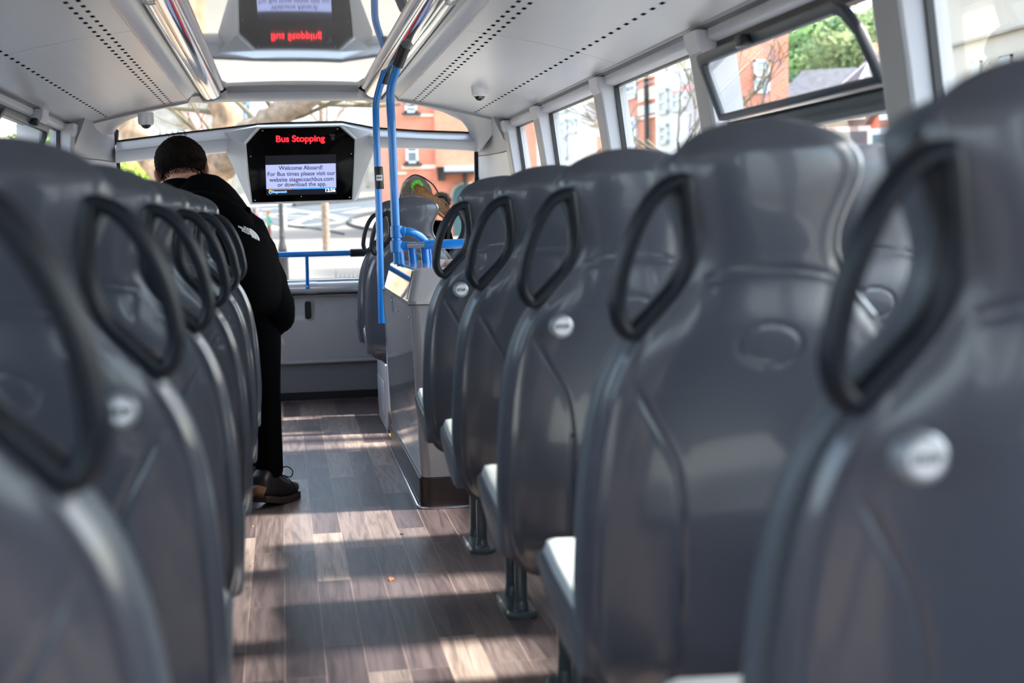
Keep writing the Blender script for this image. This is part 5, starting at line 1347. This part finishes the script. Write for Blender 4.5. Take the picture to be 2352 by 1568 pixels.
c = gp(1612, 330, 31); bare_tree(c.x, 31, GZ(31), 3.6, 5.5, .13, 'slim bare tree with tangled twigs in front of the brick terrace on the right', 4, 4)
c = PG(750, 575); bare_tree(c.x, c.y, c.z, 7.0, 7.5, .155, 'street tree with a straight mossy trunk below the information display', 8, 4, BARK)
c = gp(1780, 300, 33); bare_tree(c.x, 33, GZ(33), 2.5, 4.0, .08, 'thin bare sapling before the brick wall seen through the tilted vent', 14, 4)
# massive old trunk with spreading limbs on the left
YT = 24
root = empty('old_tree', (X(432, YT), YT, GZ(YT)), label='massive old tree with forking brown limbs behind the leaning person', cat='tree'); o = -Vector(root.location)
def limb(name, pts, rad, m=BARKT):
    L = bez([P(*p)+o for p in pts], 6); rs = [interp([(i/(len(rad)-1), v) for i, v in enumerate(rad)], q/(len(L)-1)) for q in range(len(L))]
    rn = random.Random(len(pts)); L2 = [p+Vector((rn.uniform(-.03, .03), 0, rn.uniform(-.03, .03))) for p in L]
    return MB().tube(L2, rs, 18).build(name, m, root, smooth=True)
limb('trunk', [(438, 960, YT), (436, 700, YT), (434, 520, YT), (432, 430, YT)], [.75, .62, .55, .56])
limb('limb', [(432, 450, YT), (400, 405, YT), (355, 362, YT+.3), (310, 310, YT+.6), (280, 250, YT+1)], [.42, .34, .28, .24, .18])
limb('limb', [(440, 450, YT), (478, 400, YT-.3), (510, 345, YT-.5), (525, 290, YT-.6), (500, 200, YT-.6)], [.45, .40, .34, .26, .2])
limb('limb', [(505, 380, YT-.4), (545, 330, YT-1), (610, 285, YT-1.5), (665, 250, YT-2), (740, 205, YT-2.5)], [.30, .26, .22, .19, .14], BARK)
rn = random.Random(21); mb = MB()
for p in ((300, 300, YT+.6), (500, 260, YT-.5), (640, 270, YT-1.6), (700, 230, YT-2), (600, 290, YT-1.4), (450, 300, YT)):
    for k in range(3): branches(mb, P(*p)+o, Vector((rn.uniform(-1, 1), rn.uniform(-.5, .5), rn.uniform(-.2, 1))).normalized(), 1.6, .045, 3, .8, rn, .008)
mb.build('twigs', TWIG, root)
# left hand buildings
Y5 = 128; P0, P1 = (X(262, Y5), Y5), (X(905, Y5), Y5)
f5 = facade('stone_building', 'long pale stone building with blue-framed windows across the far side of the street', 'building', P0, P1, 0, 22, STONE)
BLF = mat('pale_blue_paint', (.35, .55, .72), .6)
for w in ((541, 236, 558, 276), (562, 236, 578, 276), (508, 372, 524, 420), (640, 350, 660, 400)): fwin(f5, P0, P1, *w, pane=PANE, frame=BLF, bars=(0, 0), fr=.15)
fband(f5, P0, P1, 447, 252, 306, mat('faded_pink_boarding', (.66, .36, .32), .8), 425, 470, .1, 'pink_panel')
fband(f5, P0, P1, 700, 330, 180, WHITEP, 578, 905, .15, 'white_gable')
for px in (840, 862, 884): fwin(f5, P0, P1, px, 385, px+8, 430, pane=PANE, frame=STONE, bars=(0, 0), fr=.1)
for px in range(330, 520, 14): fband(f5, P0, P1, px, 300, 322, WHITEP, px, px+5, .3, 'railing_post')
P0, P1 = (-11.5, 100), (-11.5, 22)
f6 = facade('cream_terrace', 'pale cream terrace along the left side of the street, seen through the left windows', 'building', P0, P1, -4, 9, CREAM)
s6 = 1 if f6[2] < 0 else -1
for z in (3.5, 6.0, 8.0): MB().box(0, f6[1], min(0, s6*.15), max(0, s6*.15), z, z+.15).build('stone_band', STONE, f6[0])
for k in range(12):
    u = 3+k*6.2; w = MB().box(u, u+1.4, min(-s6*.02, s6*.08), max(-s6*.02, s6*.08), 6.3, 7.8).build('window', WHITEP, f6[0]); MB().box(u+.15, u+1.25, min(s6*.05, s6*.1), max(s6*.05, s6*.1), 6.45, 7.65).build('pane', PANEW, w)
leafy_tree('green_shrub', X(118, 48), 48, gp(118, 340, 48).z-2.2, 3.2, 1.4, kinds[0], 'bright green shrub seen through the left-hand open vent', 1200, .14)
leafy_tree('green_shrub', X(308, 34), 34, gp(308, 400, 34).z-.9, 1.5, .65, LEAFY, 'sunny yellow-green shrub beside the old tree, left of the leaning person', 1600, .07)
# lamp post
c = PG(652, 655); lp = empty('lamp_post', c, label='dark ornate cast-iron lamp post seen below the information display', cat='street lamp')
MB().lathe([(.24, 0), (.24, .1), (.19, .15), (.18, .9), (.20, .95), (.12, 1.0)], (0, 0, 0), 16).build('plinth', BLKP, lp, smooth=True, ang=35)
MB().lathe([(.12, 1.0), (.105, 1.05), (.15, 1.12), (.155, 1.2), (.13, 1.32), (.09, 1.5), (.085, 1.6), (.10, 1.62), (.085, 1.66), (.075, 2.2), (.07, 4.3), (.09, 4.32), (.04, 4.5)], (0, 0, 0), 16).build('shaft', BLKP, lp, smooth=True, ang=35)
MB().lathe([(.06, 4.5), (.16, 4.6), (.22, 5.0), (.24, 5.02), (.10, 5.2), (.02, 5.35)], (0, 0, 0), 10).build('lantern', mat('pale_lantern_glass', (.6, .6, .55), .2), lp)
MB().box(-.30, -.09, -.05, .05, 2.85, 3.1).build('sign_box', BLKP, lp); MB().box(.09, .18, -.02, .02, 1.9, 2.6).build('notice', WHITEP, lp)
# spiked railing in the foreground below the windscreen
for k in range(10):
    px = 772+k*10; a = P(px, 640, 40); h = .17 if k else .3
    o_ = MB().tube([(0, 0, -1.2), (0, 0, h*.3), (0, 0, h)], [.014, .014, .003], 6).build('railing_spike', BLKP); o_.location = a
    tag(o_, 'dark iron spike of the low railing at the foot of the windscreen view', 'railing spike', 'railing spikes')
# passers-by
def passer(px, pyf, h, top, legs, hair, label, face_a):
    c = PG(px, pyf); root = empty('person', c, face_a, label=label, cat='person'); s = h/1.7
    T = lambda *v: Vector(v)*s
    J = [T(0, 0, .92), T(0, 0, 1.15), T(0, 0, 1.36), T(0, 0, 1.48), T(.19, 0, 1.38), T(.24, .02, 1.12), T(.14, .16, 1.02), T(-.19, 0, 1.38), T(-.24, .02, 1.12), T(-.14, .16, 1.02), T(.09, 0, .88), T(.10, .02, .48), T(.10, 0, .06), T(-.09, 0, .88), T(-.10, -.02, .48), T(-.10, -.03, .06), T(.10, .14, .04), T(-.10, .11, .04)]
    E = [(0, 1), (1, 2), (2, 3), (2, 4), (4, 5), (5, 6), (2, 7), (7, 8), (8, 9), (0, 10), (10, 11), (11, 12), (0, 13), (13, 14), (14, 15), (12, 16), (15, 17)]
    R_ = [.12, .11, .12, .05, .05, .04, .03, .05, .04, .03, .08, .055, .038, .08, .055, .038, .03, .03]
    b = skin('body', J, E, [r*s for r in R_], SKIN, root, sub=1)
    join_into(b, [head_geo(T(0, .01, 1.60), Matrix.Identity(4), tuple(v*s for v in (.072, .09, .11)), 16, 12)])
    skin('coat', J[:10]+[T(0, 0, .72)], E[:9]+[(0, 10)], [r*s for r in (.17, .16, .165, .07, .075, .06, .045, .075, .06, .045, .19)], top, root, sub=1, root=1)
    for i, (a_1, b_1, c_1) in enumerate(((10, 11, 12), (13, 14, 15))): skin('trouser_leg', [J[a_1], J[b_1], J[c_1]], [(0, 1), (1, 2)], [.10*s, .075*s, .06*s], legs, root, sub=1)
    hair_cap(T(0, .0, 1.605), Matrix.Identity(4), tuple(v*s for v in (.076, .094, .112)), hair, root, nape=-1.2, g=1.12, name='hair', rough=.004)
    MB().ball(T(0, -.09, 1.46), (.075*s, .04*s, .16*s), 10, 8).build('long_hair', hair, root, smooth=True)
    return root
passer(619, 549, 1.62, mat('sage_green_wool', (.12, .34, .27), .9), mat('brown_cloth', (.20, .09, .07), .9), mat('auburn_hair', (.40, .17, .07), .8), 'person in a sage green coat with long auburn hair standing on the pavement', RT(-70))
passer(586, 548, 1.7, mat('dusty_pink_cloth', (.55, .17, .22), .9), mat('grey_cloth', (.25, .27, .32), .9), mat('brown_hair', (.16, .09, .05), .8), 'person in a dusty pink top walking beyond the windscreen', RT(10))
passer(595, 545, 1.7, mat('pale_blue_cloth', (.60, .66, .80), .9), mat('blue_jeans', (.20, .30, .50), .9), mat('pale_hair', (.55, .48, .38), .8), 'person in pale blue clothes partly behind the pink-topped person', RT(-20))
